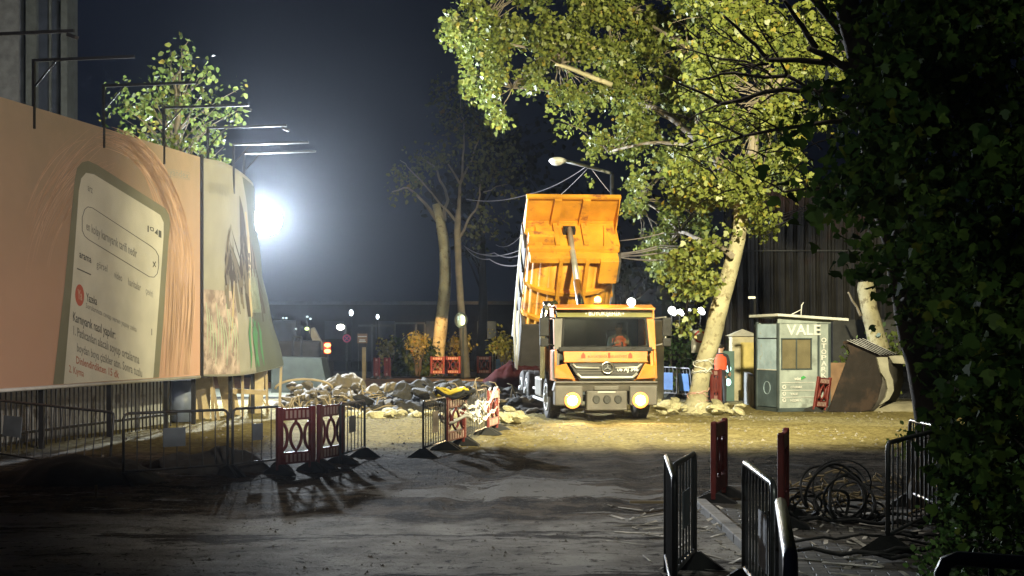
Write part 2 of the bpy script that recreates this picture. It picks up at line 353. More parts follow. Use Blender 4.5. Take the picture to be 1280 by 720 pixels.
def ribbon_px(b, pts, wd, off):
    vs = []; n = len(pts)
    for i, (x, y) in enumerate(pts):
        a = pts[max(i-1, 0)]; c = pts[min(i+1, n-1)]; dx, dy = c[0]-a[0], c[1]-a[1]; l = math.hypot(dx, dy) or 1; ww = wd*(.25+.75*math.sin(PI*min(max(i/(n-1), .06), .94)))
        vs += [bpt(x-dy/l*ww, y+dx/l*ww, off)-o0, bpt(x+dy/l*ww, y-dx/l*ww, off)-o0]
    b.add(vs, [(2*i, 2*i+1, 2*i+3, 2*i+2) for i in range(n-1)])
def bez(p, n=16):
    out = []
    for i in range(n+1):
        t = i/n; u = 1-t; out.append(tuple(u**3*p[0][k]+3*u*u*t*p[1][k]+3*u*t*t*p[2][k]+t**3*p[3][k] for k in (0, 1)))
    return out
bb = [MB(), MB()]
for i in range(60):                                    # right-hand sweep of strands
    t = rs.random(); x1 = 204+t*40; e = rs.random()
    p = [(118+40*rs.random(), 168+20*rs.random()-12*t), (165+20*t, 150+40*rs.random()+10*(1-t)), (215+28*t, 215+50*rs.random()), (x1, 340+30*e)]
    yb = 471-.068*(x1-245)
    ribbon_px(bb[i % 2], bez(p), .35+.35*rs.random(), .003)
    ribbon_px(bb[(i+1) % 2], bez([(x1, 300+60*e), (x1+2, 340+60*e), (x1-2, 400), (x1-4-4*e, yb-3)]), .4+.4*rs.random(), .0035)
for i in range(34):                                    # left-hand strands
    t = rs.random(); x0 = 70+45*rs.random(); y0 = 175+50*rs.random()
    ribbon_px(bb[i % 2], bez([(x0+30, y0-20*rs.random()), (x0-8, y0+5), (x0-28-22*t, y0+50+20*t), (x0-40-14*t, y0+85+45*rs.random())]), .25+.3*rs.random(), .003)
bb[0].build('strand_print', M['strand'], HB); bb[1].build('strand_print', M['strand2'], HB)
ph = poly_px('phone_print', [(66, 480.8), (80, 360), (93, 225), (96, 210), (102, 203), (110, 201), (121, 206), (198, 255), (206, 260), (211, 268), (212.5, 280), (210, 305), (204, 400), (198.5, 471.8)], M['bezel'], .0065)
poly_px('screen_print', [(79, 480), (90, 350), (98, 238), (101, 223), (107, 216), (117, 218), (194, 265), (200, 269), (204, 278), (204, 295), (198, 380), (191, 472.4)], M['screen'], .0095)
def line_px(b, pts, wd, off=.0125, closed=False):
    n = len(pts); 
    for i in range(n if closed else n-1):
        a = pts[i]; c = pts[(i+1) % n]; dx, dy = c[0]-a[0], c[1]-a[1]; l = math.hypot(dx, dy) or 1; px, py = -dy/l*wd, dx/l*wd
        b.add([bpt(a[0]+px, a[1]+py, off)-o0, bpt(c[0]+px, c[1]+py, off)-o0, bpt(c[0]-px, c[1]-py, off)-o0, bpt(a[0]-px, a[1]-py, off)-o0], [(0, 1, 2, 3)])
b = MB()
line_px(b, [(105, 262), (109, 258.5), (115, 260), (189, 308.5), (194, 313), (197.5, 320), (197.8, 332), (196, 342), (192, 346.5), (186, 346), (110, 299.5), (105, 295), (102, 288), (102, 272)], .4, closed=True); b.build('search_box_print', M['ink'], HB)
b = MB(); line_px(b, [(95.5, 335.5), (113, 343.5)], .7); b.build('underline_print', M['ink'], HB)
b = MB()
for x, y, k in ((184.5, 286, 0), (189, 287, 1), (195, 290, 2), (199.5, 292.5, 3)):
    b = MB()
    if k == 0: line_px(b, [(x, y-4), (x, y+4)], .8)
    if k == 1: line_px(b, [(x-2, y-3), (x+2, y-2), (x+2, y+2), (x-1, y+1)], .5, closed=True)
    if k == 2: b.add([bpt(x-2.5, y+1, .0125)-o0, bpt(x+1.5, y+4, .0125)-o0, bpt(x+1.5, y-4, .0125)-o0], [(0, 1, 2)])
    if k == 3: b.add([bpt(x-2, y-5, .0125)-o0, bpt(x+1.6, y-3.5, .0125)-o0, bpt(x+1.6, y+5, .0125)-o0, bpt(x-2, y+3.5, .0125)-o0], [(0, 3, 2, 1)])
    b.build('status_icon', M['ink'], HB)
b = MB(); line_px(b, [(190.5, 327), (194, 334)], .5); line_px(b, [(194, 327), (190.5, 334)], .5); b.build('close_icon', M['ink'], HB)
b = MB(); line_px(b, [(189, 411), (189, 419)], .4); b.build('menu_icon', M['ink'], HB)
def text_px(s, a, e, h, m, off=.0125, lean=0, bold=0):
    v, f, x0, x1, y0, y1 = textdata(s, bold=bold+.008); h = h*1.3
    return meshobj('lettering', [bpt(a[0]+(q.x-x0)/(x1-x0)*(e[0]-a[0])+q.y/.7*lean, a[1]+(q.x-x0)/(x1-x0)*(e[1]-a[1])-q.y/.7*h, off)-o0 for q in v], f, m, HB)
text_px('en kolay karnıyarık tarifi nedir', (107, 287), (170.5, 322.5), 8.5, M['ink2'], bold=.006)
text_px('arama', (98.5, 321.5), (113.5, 329), 7, M['ink'], bold=.01); text_px('görsel', (120, 334), (133.5, 340), 7, M['ink2']); text_px('video', (142, 347), (152, 352), 7, M['ink2'])
text_px('haritalar', (159.5, 356), (175.5, 364), 7, M['ink2']); text_px('çeviri', (181.5, 367), (190.5, 372), 7, M['ink2']); text_px('arz', (109, 238), (115, 242), 7, M['ink2'])
poly_px('badge_print', [(98.8+5.6*math.cos(t*PI/12), 369+1*math.cos(t*PI/12)+13.6*math.sin(t*PI/12)) for t in range(24)], M['badge'], .0125)
text_px('Ya', (96, 373), (101.8, 375.5), 9, M['strand'], .015, bold=.02)
text_px('Yazeka', (107, 376), (120.5, 381.5), 8, M['ink'], bold=.006); text_px('Sorularınıza cevap veren yapay zeka', (106.5, 384.5), (170, 415), 5, M['ink2'])
text_px('Karnıyarık nasıl yapılır:', (90.5, 401), (143.5, 424), 9, M['ink'], bold=.004); text_px('1. Patlıcanları alacalı soyup ortalarına', (91, 418), (173.5, 455), 8.5, M['ink2'], bold=.01)
text_px('boydan boya çizikler atın. Sonra tuzlu', (95.5, 439), (177, 471.5), 8, M['ink2'], bold=.008)
text_px('Dinlendirdikten 15 dk', (94.5, 454), (148, 473), 7, M['ink_red'], bold=.008); text_px('2. Kıyma', (85.5, 465), (104, 471), 7, M['ink_red'])
text_px('yandex', (211.5, 218.5), (236, 224), 7, M['ink2'], .004, bold=.004)
b = MB(); line_px(b, [(210, 211), (237, 216), (237, 225), (210, 220)], .25, .004, True); b.build('logo_outline', M['ink2'], HB)
# ---------------------------------------------------------------- cloth banner beyond it
def ban(s, t, off=0.):
    TLc, TRc = P(253, 197.5, 31.75), P(316, 229, 36.0); BLc, BRc = P(250, 470.5, 31.65), P(355, 457, 37.0)
    TLc.z += 0; a = TLc.lerp(TRc, s); a.z += .13*math.sin(PI*s); c = BLc.lerp(BRc, s); c.z -= .10*math.sin(PI*s)
    p = a.lerp(c, t); e = .5+.5*s
    wv = .05*math.sin(9*s+5*t)*s+.03*math.sin(23*t+6*s)*s+.12*math.sin(PI*s)*(1-.4*t)
    if s > .9: wv -= .25*(s-.9)*10*math.sin(t*3)
    return p+Vector((1, -.2, 0))*(wv*.55+off)
BN = thing('banner', 'cream cloth banner with dark pointed figures and green strokes, flaring at its free edge', 'banner', (-6.9, 34, 0)); o1 = BN.location
def patch(name, sts, m, off, n=None):
    return meshobj(name, [ban(s, t, off)-o1 for s, t in sts], [list(range(len(sts)))], m, BN)
def grid_patch(name, s0, s1, t0, t1, ns, nt_, m, off, th=0.):
    vs = []; fs = []
    for i in range(ns+1):
        for j in range(nt_+1): vs.append(ban(s0+(s1-s0)*i/ns, t0+(t1-t0)*j/nt_, off)-o1)
    for i in range(ns):
        for j in range(nt_): k = i*(nt_+1)+j; fs.append((k, k+1, k+nt_+2, k+nt_+1))
    o = meshobj(name, vs, fs, m, BN, True)
    if th: sd = o.modifiers.new('Solidify', 'SOLIDIFY'); sd.thickness = th; sd.offset = -1
    return o
M['cream'] = mat('cream banner cloth', (.27, .26, .215), .7, var=.12, vscale=1, bump=.4, bscale=2)
M['sage'] = mat('sage grey cloth print', (.085, .095, .072), .7, var=.15, vscale=1, bump=.4, bscale=2)
M['mottle'] = mat('brown mottled print', (.34, .27, .23), .7, var=.5, vscale=2.5, col2=(.2, .15, .13), c2scale=3)
grid_patch('cloth', 0, 1, 0, 1, 40, 40, M['cream'], 0, .015)
grid_patch('sage_print', .72, .997, .02, .997, 12, 40, M['sage'], .006)
grid_patch('sage_print', .62, .80, .62, .997, 8, 20, M['sage'], .0065)
grid_patch('mottled_print', .012, .42, .60, .99, 14, 20, M['mottle'], .006)
def strip(b, pts, off):                                # vertical tapered figure: (t, s_left, s_right) rows
    vs = []
    for i in range(len(pts)-1):
        (t0, a0, b0), (t1, a1, b1) = pts[i], pts[i+1]; n = 6
        for k in range(n):
            for q in (k/n, (k+1)/n):
                t = t0+(t1-t0)*q; vs.append(ban(a0+(a1-a0)*q, t, off)-o1); vs.append(ban(b0+(b1-b0)*q, t, off)-o1)
    b.add(vs, [(4*i, 4*i+1, 4*i+3, 4*i+2) for i in range(len(vs)//4)])
M['fig'] = pk('brown black figure print', (.055, .045, .035)); M['fig2'] = pk('olive brown print', (.14, .12, .085)); M['green'] = pk('green stroke print', (.07, .20, .09)); M['pgreen'] = pk('pale green print', (.34, .42, .30)); M['gold'] = pk('golden stroke print', (.42, .34, .20))
b = MB(); rs = random.Random(8)
strip(b, [(.13, .60, .606), (.19, .575, .635), (.27, .56, .655), (.38, .55, .65), (.5, .545, .635), (.62, .55, .62), (.72, .56, .60)], .010)
b.build('figure_print', M['fig'], BN)
for q_ in range(2):
    b = MB()
    for k in range(34):
        s0 = rs.choice((rs.uniform(.36, .44), rs.uniform(.56, .64), rs.uniform(.68, .74))); t0 = rs.uniform(.28, .48); s1 = s0+rs.uniform(-.10, .10); w0 = rs.uniform(.004, .016); tl = rs.uniform(.12, .3)
        strip(b, [(t0, s0, s0+.002), (t0+tl*.3, s0+(s1-s0)*.5-w0, s0+(s1-s0)*.5+w0), (t0+tl*.7, s1-w0*1.2, s1+w0*1.2), (t0+tl, s1+rs.uniform(-.02, .02), s1+.022)], .0105+.0001*k)
    b.build('hair_print', M['fig'] if q_ else M['fig2'], BN)
b = MB(); strip(b, [(.2, .66, .69), (.3, .67, .71), (.5, .62, .66), (.68, .60, .63), (.72, .60, .62)], .014); strip(b, [(.55, .40, .41), (.7, .36, .38), (.8, .33, .34)], .014); b.build('highlight_print', M['gold'], BN)
b = MB()
for k in range(9):
    s = .64+.017*k; strip(b, [(.48+.02*(k % 3), s, s+.004), (.58, s-.004, s+.003), (.70, s-.01, s-.005)], .014)
for k in range(12):
    s = .05+.03*k; t = .66+.03*(k % 4); strip(b, [(t, s, s+.006), (t+.1, s+.02, s+.03), (t+.2, s+.01, s+.014)], .014)
b.build('strand_print', M['pgreen'], BN)
b = MB()
for k, (s, a) in enumerate(((.58, -.03), (.62, .04), (.66, -.05), (.70, .02), (.64, .0), (.60, .06))): strip(b, [(.72+.01*k, s, s+.012), (.80, s+a, s+a+.03), (.90, s+a*.5, s+a*.5+.025), (.97, s+a, s+a+.006)], .016+.001*k)
b.build('green_stroke_print', M['green'], BN)
v, f, x0, x1, y0, y1 = textdata('SENKNX'); meshobj('lettering', [ban(.09+(q.x-x0)/(x1-x0)*.33, .155-q.y*.075, .012)-o1 for q in v], f, M['ink2'], BN)
for s in (.03, .5, .93):
    p = ban(s, .5)-Vector((.12, 0, 0)); b = MB(); b.box((p.x-.12, p.y+.05, 2.9), (.09, .09, 5.8)); b.build('support_post', M['black_metal'], BN, off=o1)
# ---------------------------------------------------------------- lamp brackets on the hoarding
def bracket(Yb, lab, lampy):
    r = thing('lamp_bracket', lab, 'bracket', bline(Yb, 5.6), -math.atan(KS), 'lamp brackets over the hoardings')
    b = MB(); b.box((0, 0, .58), (.05, .05, 1.16)); b.build('upright', M['black_metal'], r)
    b = MB(); b.box((.93, 0, 1.185), (1.91, .05, .05)); b.build('arm', M['black_metal'], r)
    b = MB(); b.tube([(.0, 0, .72), (.42, 0, 1.16)], .018); b.build('brace', M['black_metal'], r)
    if lampy: b = MB(); b.box((1.86, 0, 1.10), (.16, .12, .06), ry=.35); b.build('lamp_head', M['black_metal'], r, .01)
    return r
for Yb, lb, lp in ((22.65, 'lamp bracket cut off by the left edge of the photo', 1), (24.7, 'lamp bracket beside the pale building, longest arm wholly in view', 0), (27.2, 'lamp bracket in front of the left side of the green tree', 0),
                   (29.8, 'lamp bracket with a drooping lamp head across the middle of the green tree', 1), (32.3, 'lamp bracket at the start of the cream banner, right of the green tree', 1), (34.2, 'second farthest lamp bracket, above the glaring floodlight', 0), (36.2, 'farthest and lowest lamp bracket, closest to the glaring floodlight', 0)):
    br = bracket(Yb, lb, lp)
    if Yb > 32: br.location = {32.3: (P(260, 0, 32.3).x, 32.3, 5.545), 34.2: (P(292, 0, 34.).x, 34., 5.40), 36.2: (P(305, 0, 35.5).x, 35.5, 5.38)}[Yb]
# ---------------------------------------------------------------- bar fence below the hoarding and the junk behind it
BF = thing('bar_fence', 'tall dark vertical bar fence beneath the peach hoarding', 'fence', bline(25, 0, -.5)); ob = BF.location
for z in (.28, 1.25):
    b = MB(); b.box(bline(25, z, -.5), (.03, 13.2, .05), rz=-math.atan(KS)); b.build('rail', M['black_metal'], BF, off=ob)
for i in range(76):
    b = MB(); p = bline(18.6+i*.168, .70, -.5); b.box(p, (.022, .022, 1.4)); b.build('bar', M['black_metal'], BF, off=ob)
b = MB(); b.box(bline(25, .60, -1.15), (.04, 14.5, 1.25), rz=-math.atan(KS))
tag(b.build('site_sheeting', mat('scratched grey metal sheet', (.36, .37, .36), .6, .2, var=.4, col2=(.14, .13, .12), c2thr=.56, c2scale=3)), 'scratched pale grey sheeting behind the bar fence', 'sheeting')
r = thing('barrel', 'blue grey barrel standing right of the bar fence under the banner', 'barrel', (P(228, 480, 33).x, 33, 0))
b = MB(); b.tube([(0, 0, z) for z in (.02, .3, .32, .6, .62, .92, .95)], [.29, .29, .31, .31, .29, .29, .27], 24); b.build('drum', mat('blue grey drum', (.10, .12, .17), .5), r)
b = MB(); b.ring((0, 0, .95), .25, .29, (0, 0, 1), .02); b.build('rim', M['dark_steel'], r)
for i, (x0, x1, Yp, h, ln, lab) in enumerate(((241, 262, 34, 1.0, .0, 'short pale plywood sheet right of the blue barrel'), (281, 301, 35.5, 1.15, -.25, 'leaning plywood sheet between the fence posts under the banner'), (309, 327, 36.5, 1.3, .1, 'plywood sheet with gaps standing under the banner corner'))):
    a, c = P(x0, 480, Yp), P(x1, 480, Yp); b = MB(); b.prism([(a.x, Yp, 0), (c.x, Yp, 0), (c.x+ln, Yp+.1, h), (a.x+ln, Yp+.1, h)], (0, .02, 0)); tag(b.build('plywood_sheet', M['wood']), lab, 'plywood', 'plywood sheets under the banner')
for i, (x, Yp, h, ln, lab) in enumerate(((266, 33.5, 1.3, .05, 'first timber post right of the blue barrel'), (273, 33.8, 1.2, .2, 'leaning timber post beside the first post under the banner'), (303, 35, 1.3, 0, 'timber post right of the leaning plywood'), (334, 36.5, 1.25, .03, 'timber post left of the last one under the banner'), (349, 37, 1.3, -.05, 'timber post at the free corner of the banner'))):
    a = P(x, 480, Yp); b = MB(); b.prism([(a.x-.03, Yp, 0), (a.x+.03, Yp, 0), (a.x+.03-ln, Yp, h), (a.x-.03-ln, Yp, h)], (0, .06, 0)); tag(b.build('timber_post', M['timber']), lab, 'post', 'timber posts under the banner')
a, c = P(300, 460, 35.8), P(332, 462, 35.8); b = MB(); b.box(((a.x+c.x)/2, 35.2, .62), (c.x-a.x+.3, .03, .12), ry=.05); tag(b.build('timber_board', M['timber']), 'thin board nailed across the posts under the banner', 'board')
# ---------------------------------------------------------------- crowd barriers
def barrier(p0, p1, lab, h=1.0, step=.15, plate=None, m='rail', lean=0., tilt=0., feet=(1, 1), group='metal crowd barriers', r=.019, pm='plate_grey', base=None, name='crowd_barrier'):
    p0 = Vector(p0); p1 = Vector(p1); d = p1-p0; ln = math.hypot(d.x, d.y); rz = math.atan2(d.y, d.x)
    zz = min(gz(p0.x, p0.y), gz(p1.x, p1.y)) if base is None else base
    t = thing(name, lab, 'barrier', (p0.x, p0.y, zz), rz, group); t.rotation_euler = (lean, tilt, rz)
    b = MB(); c = .07
    pts = [(0, 0, .03), (0, 0, h-c), (c*.3, 0, h-c*.3), (c, 0, h), (ln-c, 0, h), (ln-c*.3, 0, h-c*.3), (ln, 0, h-c), (ln, 0, .03)]
    b.tube(pts, r, 8); b.tube([(0, 0, .17), (ln, 0, .17)], r*.85, 8); b.build('frame', M[m], t)
    n = max(2, int(ln/step)); b = MB()
    for i in range(1, n): x = ln*i/n; b.tube([(x, 0, .17), (x, 0, h)], r*.42, 6, caps=False)
    b.build('bars', M[m], t)
    for x, k in ((0, feet[0]), (ln, feet[1])):
        if k: b = MB(); b.prism([(x-.025, -.28, 0), (x-.025, .28, 0), (x-.025, .05, .16), (x-.025, -.05, .16)], (.05, 0, 0)); b.build('foot', M['rubber'], t)
    if plate: b = MB(); b.box((plate[0]*ln, -.012, plate[1]), (plate[2], .01, plate[3])); b.build('plate', M[pm], t)
    return t
def plastic(p0, p1, lab, h=.98, m='red_plastic', group='red plastic barriers', foil=True, base=None, thin=False):
    p0 = Vector(p0); p1 = Vector(p1); d = p1-p0; ln = math.hypot(d.x, d.y); rz = math.atan2(d.y, d.x)
    zz = min(gz(p0.x, p0.y), gz(p1.x, p1.y)) if base is None else base
    t = thing('plastic_barrier', lab, 'barrier', (p0.x, p0.y, zz), rz, group)
    for x in (.055, ln-.055):
        b = MB(); b.box((x, 0, h/2+.03), (.11, .07, h-.06)); b.build('post', M[m], t, .02)
        b = MB(); b.prism([(x-.05, -.30, .0), (x-.05, .30, .0), (x-.05, .26, .05), (x-.05, .06, .15), (x-.05, -.06, .15), (x-.05, -.26, .05)], (.10, 0, 0)); b.build('foot', M['rubber'], t, .01)
    for z in (h-.11, .23):
        b = MB(); b.box((ln/2, 0, z), (ln-.22, .05, .17)); bm_ = b.build('beam', M[m], t, .01)
        if foil:
            b = MB(); n = 6; w_ = (ln-.26)/n
            for i in range(n): b.box((.13+w_*(i+.5), -.029, z), (w_*.52, .006, .11))
            b.build('reflective_strip', M['white_foil'], bm_)
    b = MB(); z0, z1 = .30, h-.19; zm = (z0+z1)/2; rx, rzv = (ln-.22)*.21, (z1-z0)*.40
    for cx in (ln*.5,):
        pts = []
        for k in range(24): a = 2*PI*k/24; q = abs(math.sin(a)); pts.append((cx+rx*math.cos(a)*(1-.25*q*q), 0, zm+rzv*math.sin(a)))
        b.tube(pts, .024, 6, closed=True)
    for sgn, cx in ((1, .10), (-1, ln-.10)): b.tube([(cx+sgn*rx*.95*math.cos(a*PI/10), 0, zm+rzv*math.sin(a*PI/10)) for a in range(-5, 6)], .024, 6)
    b.tube([(ln/2, 0, z0), (ln/2, 0, zm-rzv)], .024, 6); b.tube([(ln/2, 0, zm+rzv), (ln/2, 0, z1)], .024, 6); b.build('lattice', M[m], t)
    return t
def g2(px, py): q = G(px, py); return (q.x, q.y, 0)
barrier((-8.5, 22.7, 0), (-5.85, 20.6, 0), 'leaning crowd barrier at the far left with a dark plate', plate=(.25, .62, .5, .32), m='dark_steel', tilt=.03, lean=-.08, step=.2)
barrier((-5.22, 19.1, 0), (-4.03, 20.15, 0), 'crowd barrier with a grey plate in front of the dark gravel heap', h=.95, plate=(.47, .60, .34, .26), m='dark_steel', step=.19)
barrier((-3.98, 20.25, 0), (-3.42, 21.0, 0), 'narrow crowd barrier joining the lattice red barrier on its left', h=.95, plate=(.5, .6, .2, .24), m='dark_steel', step=.16)
plastic((-3.36, 20.3, 0), (-2.92, 20.75, 0) if 0 else (-2.90, 20.9, 0), 'wide red plastic barrier with a full lattice loop left of its twin', h=.97)
plastic((-2.90, 21.25, 0), (-2.62, 22.1, 0), 'red plastic barrier seen at a slant between its wider twin and a metal one', h=.97)
barrier((-2.62, 21.7, 0), (-2.41, 23.25, 0), 'slanting crowd barrier at the left side of the opening', h=.93, plate=(.45, .6, .4, .26), m='dark_steel', feet=(0, 1), step=.2)
barrier((-1.45, 23.2, 0), (-1.16, 24.75, 0), 'crowd barrier with a pale plate at the right side of the opening', h=.93, plate=(.5, .55, .4, .36), pm='plate_pale', step=.17, feet=(1, 1))
HP = plastic((-1.16, 24.9, 0), (-.86, 26.0, 0), 'red plastic barrier under a yellow and black strap bundle', h=.92)
barrier((-.86, 26.2, 0), (-.52, 28.6, 0), 'crowd barrier wound with loose white tape', h=.95, plate=(.5, .6, .4, .3), pm='plate_pale', m='rail', step=.2)
plastic((-.50, 28.8, 0), (-.30, 30.0, 0), 'farthest plastic barrier of the right row, half hidden in white tape', h=.9)
rs = random.Random(5)
def wrap(name, pts, lab, m, group, wd=.05, parent=None):
    vs = []; fs = []
    for i, p in enumerate(pts): p = Vector(p); vs += [p+Vector((0, 0, wd/2)), p-Vector((0, 0, wd/2)), p-Vector((0, .006, wd/2)), p+Vector((0, -.006, wd/2))]
    for i in range(len(pts)-1):
        for k in range(4): l = (k+1) % 4; fs.append((4*i+k, 4*i+l, 4*i+4+l, 4*i+4+k))
    return tag(meshobj(name, vs, fs, m), lab, 'tape', group)
tp = []
for k in range(9):
    y0 = 25.6+.3*rs.random(); pts = []; a0 = (-1.02+.2*rs.random(), y0, .55+.35*rs.random()); a1 = (-.42+.15*rs.random(), 29.2+rs.random(), .35+.6*rs.random())
    for i in range(13):
        t = i/12; sag = .25*rs.random()+.12
        pts.append((a0[0]+(a1[0]-a0[0])*t-.03, a0[1]+(a1[1]-a0[1])*t, a0[2]+(a1[2]-a0[2])*t-sag*math.sin(PI*t)+.03*rs.random()))
    tp.append(pts)
b = MB()
for pts in tp: b.tube(pts, .022, 4)
tag(b.build('barrier_tape', M['tape']), 'tangled white tape strands strung over the right row of barriers', 'tape')
b = MB(); b.tube([(-1.12+.28*math.cos(a*PI/8)+.1, 25.4+.35*math.sin(a*PI/8), .52+.07*math.sin(a)) for a in range(16)], .03, 6, closed=True)
tag(b.build('hanging_hose', M['tape']), 'white hose looped round the strapped red barrier', 'hose')
sb = thing('strap_bundle', 'yellow and black strap bundle piled on top of the red plastic barrier', 'strap', (-1.0, 25.5, .9+gz(-1, 25.5)))
for mm, nm, sd in (('yellow', 'yellow_strap', 1), ('rubber', 'black_strap', 2)):
    rs = random.Random(sd); b = MB()
    for k in range(4):
        c0 = (-.12+.12*rs.random(), rs.uniform(-.2, .2), .08*rs.random()+.03); ra = .16+.10*rs.random()
        b.tube([(c0[0]+ra*1.3*math.cos(a*PI/8)+.02*rs.random(), c0[1]+ra*math.sin(a*PI/8), c0[2]+.06*math.sin(a*PI/4+k)) for a in range(16)], .035, 6, closed=True)
    b.build(nm, M[mm], sb)
# near right barriers
barrier((1.285, 11.85, 0), (1.14, 9.98, 0), 'nearest left crowd barrier of the centre pair, seen edge-on', m='black_metal', r=.022, feet=(0, 1), step=.16, base=0)
barrier((1.25, 10.97, 0), (1.56, 12.15, 0), 'crowd barrier crossing behind the edge-on one, with a grey plate', m='dark_steel', r=.022, plate=(.5, .6, .4, .3), step=.16, base=0)
barrier((1.84, 11.25, 0), (1.768, 9.6, 0), 'crowd barrier with a pale hanging sheet left of the thick pale rail', m='rail', r=.024, plate=(.72, .55, .45, .4), pm='plate_pale', step=.17, base=0)
barrier((1.62, 8.58, 0), (1.26, 6.44, 0), 'nearest crowd barrier with a thick scuffed pale top rail', m='rail', r=.036, step=.2, base=0)
plastic((2.37, 16.75, 0), (2.64, 17.6, 0), 'dull red plastic barrier standing end-on behind the edge-on metal pair', m='dull_red', foil=False, base=0, h=.99)
plastic((2.74, 14.5, 0), (2.97, 15.4, 0), 'dull red plastic barrier end-on beside the black cable coils', m='dull_red', foil=False, base=.03, h=.98)
barrier((3.41, 12.9, 0), (4.47, 14.8, 0), 'tall slanting crowd barrier beside the hedge', m='dark_steel', r=.022, step=.17, base=.03)
barrier((4.59, 16.4, 0), (4.56, 15.0, 0), 'crowd barrier at the foot of the dark tree trunk', m='rail', r=.022, step=.15, base=.03)
barrier((1.94, 6.42, 0), (3.1, 5.85, 0), 'crowd barrier cut off by the bottom right corner', m='black_metal', r=.034, step=.2, base=0)
# ---------------------------------------------------------------- rubble
M['rub_pale'] = mat('broken pale concrete', (.125, .10, .06), .9, var=.35, bump=.6, bscale=8)
M['rub_dark'] = mat('dark broken asphalt', (.030, .027, .022), .9, var=.4, bump=.7, bscale=8)
M['rub_warm'] = mat('sandy broken stone', (.36, .33, .20), .9, var=.35, bump=.6, bscale=8)
def rockmesh(seed, sub=2):
    bm = bmesh.new(); bmesh.ops.create_icosphere(bm, subdivisions=sub, radius=1); rs = random.Random(seed)
    planes = [(Vector((rs.gauss(0, 1), rs.gauss(0, 1), rs.gauss(0, 1))).normalized(), rs.uniform(.45, .8)) for _ in range(9)]
    for v in bm.verts:
        for n_, d_ in planes:
            k = v.co.dot(n_)
            if k > d_: v.co -= n_*(k-d_)
        v.co += v.co.normalized()*.08*noise.noise(v.co*3+Vector((seed, 0, 0)))
    return bm
rocks = {}
for mk in ('rub_pale', 'rub_dark', 'rub_warm'):
    rocks[mk] = []
    for s in range(6):
        bm = rockmesh(s*3+len(mk)); me = bpy.data.meshes.new('rubble_chunk'); bm.to_mesh(me); bm.free(); me.materials.append(M[mk]); rocks[mk].append(me)
rs = random.Random(11)
def rock(x, y, z, s, mk, lab, grp, flat=.75):
    o = bpy.data.objects.new('rubble_chunk', rs.choice(rocks[mk])); C.objects.link(o); o.location = (x, y, z); o.scale = (s*rs.uniform(.7, 1.3), s*rs.uniform(.7, 1.2), s*rs.uniform(.5, 1.)*flat)
    o.rotation_euler = (rs.uniform(-.5, .5), rs.uniform(-.5, .5), rs.uniform(0, 6.3)); return tag(o, lab, 'rubble', grp)
def heapmesh(name, cx, cy, rx, ry, h, m, seed, n=36, rough=.35, rot=0.):
    vs = []; fs = []
    for j in range(n+1):
        for i in range(n+1):
            u = -1.15+2.3*i/n; v = -1.15+2.3*j/n; r = math.hypot(u, v); x = u*rx; y = v*ry
            x, y = x*math.cos(rot)-y*math.sin(rot)+cx, x*math.sin(rot)+y*math.cos(rot)+cy
            p = Vector((x*1.4, y*1.4, seed)); f_ = max(0, 1-r*r*(1+.5*noise.noise(p*.6)))
            z = h*f_**.8*(1+rough*noise.fractal(p, 1, 2, 5))+(rough*.25*h*noise.noise(p*4) if f_ > 0 else -.15)
            vs.append((x-cx, y-cy, z))
    for j in range(n):
        for i in range(n): k = j*(n+1)+i; fs.append((k, k+1, k+n+2, k+n+1))
    o = meshobj(name, vs, fs, m, None, True); o.location = (cx, cy, gz(cx, cy)-.05); return o
tag(heapmesh('gravel_heap', -4.5, 21.0, 1.1, .6, .40, M['rub_dark'], 3), 'dark gravel heap behind the crowd barrier with the grey plate', 'heap')
tag(heapmesh('gravel_heap', -5.9, 19.6, 1.3, .9, .40, M['rub_dark'], 8), 'low dark earth heap at the foot of the leaning far left barrier', 'heap')
tag(heapmesh('soil_heap', -4.6, 39.6, 1.9, 1.5, .75, M['rub_pale'], 15, 60, .6), 'pale earth and rubble mound at the left end of the long rubble heap', 'heap')
hp = heapmesh('rubble_heap', -1.9, 39.5, 3.9, 2.6, .62, M['rub_dark'], 5, 90, .55); tag(hp, 'long heap of broken asphalt and concrete behind the barriers', 'heap')
L1 = 'broken concrete chunk lying in the long rubble heap behind the barriers'; L2 = 'dark asphalt chunk lying in the long rubble heap behind the barriers'
def heapz(x, y): r = ((x+1.9)/3.9)**2+((y-39.5)/2.6)**2; return max(0, .60*max(0, 1-r)**.8)
for k in range(200):
    x = rs.uniform(-6., 1.4); y = rs.uniform(36.0, 40.5)
    pale = (x < -3.0 and rs.random() < .8) or rs.random() < .35
    rock(x, y, heapz(x, y)+rs.uniform(-.03, .10), rs.choice((.09, .13, .18, .26)), 'rub_pale' if pale else 'rub_dark', L1 if pale else L2, 'pale chunks of the rubble heap' if pale else 'dark chunks of the rubble heap')
for k in range(55):
    q = P(rs.uniform(355, 452), rs.uniform(481, 506), rs.uniform(37.6, 39.6)); rock(q.x, q.y, max(q.z, .05), rs.choice((.1, .14, .19, .24)), 'rub_pale', L1, 'pale chunks of the rubble heap')
for k in range(40):
    x = rs.uniform(-4.3, -.2); y = rs.uniform(34.6, 36.4); rock(x, y, .06, rs.choice((.07, .11, .16, .2)), 'rub_warm', 'sandy stone lying in front of the long rubble heap', 'stones before the rubble heap')
for px, py, s in ((505, 490, .42), (528, 492, .38), (475, 512, .3), (540, 505, .4), (560, 492, .35), (455, 500, .35)):
    q = P(px, py, 37.2); rock(q.x, 37.2, max(q.z, .1), s, 'rub_dark', 'large dark boulder in the middle of the long rubble heap', 'boulders of the rubble heap')
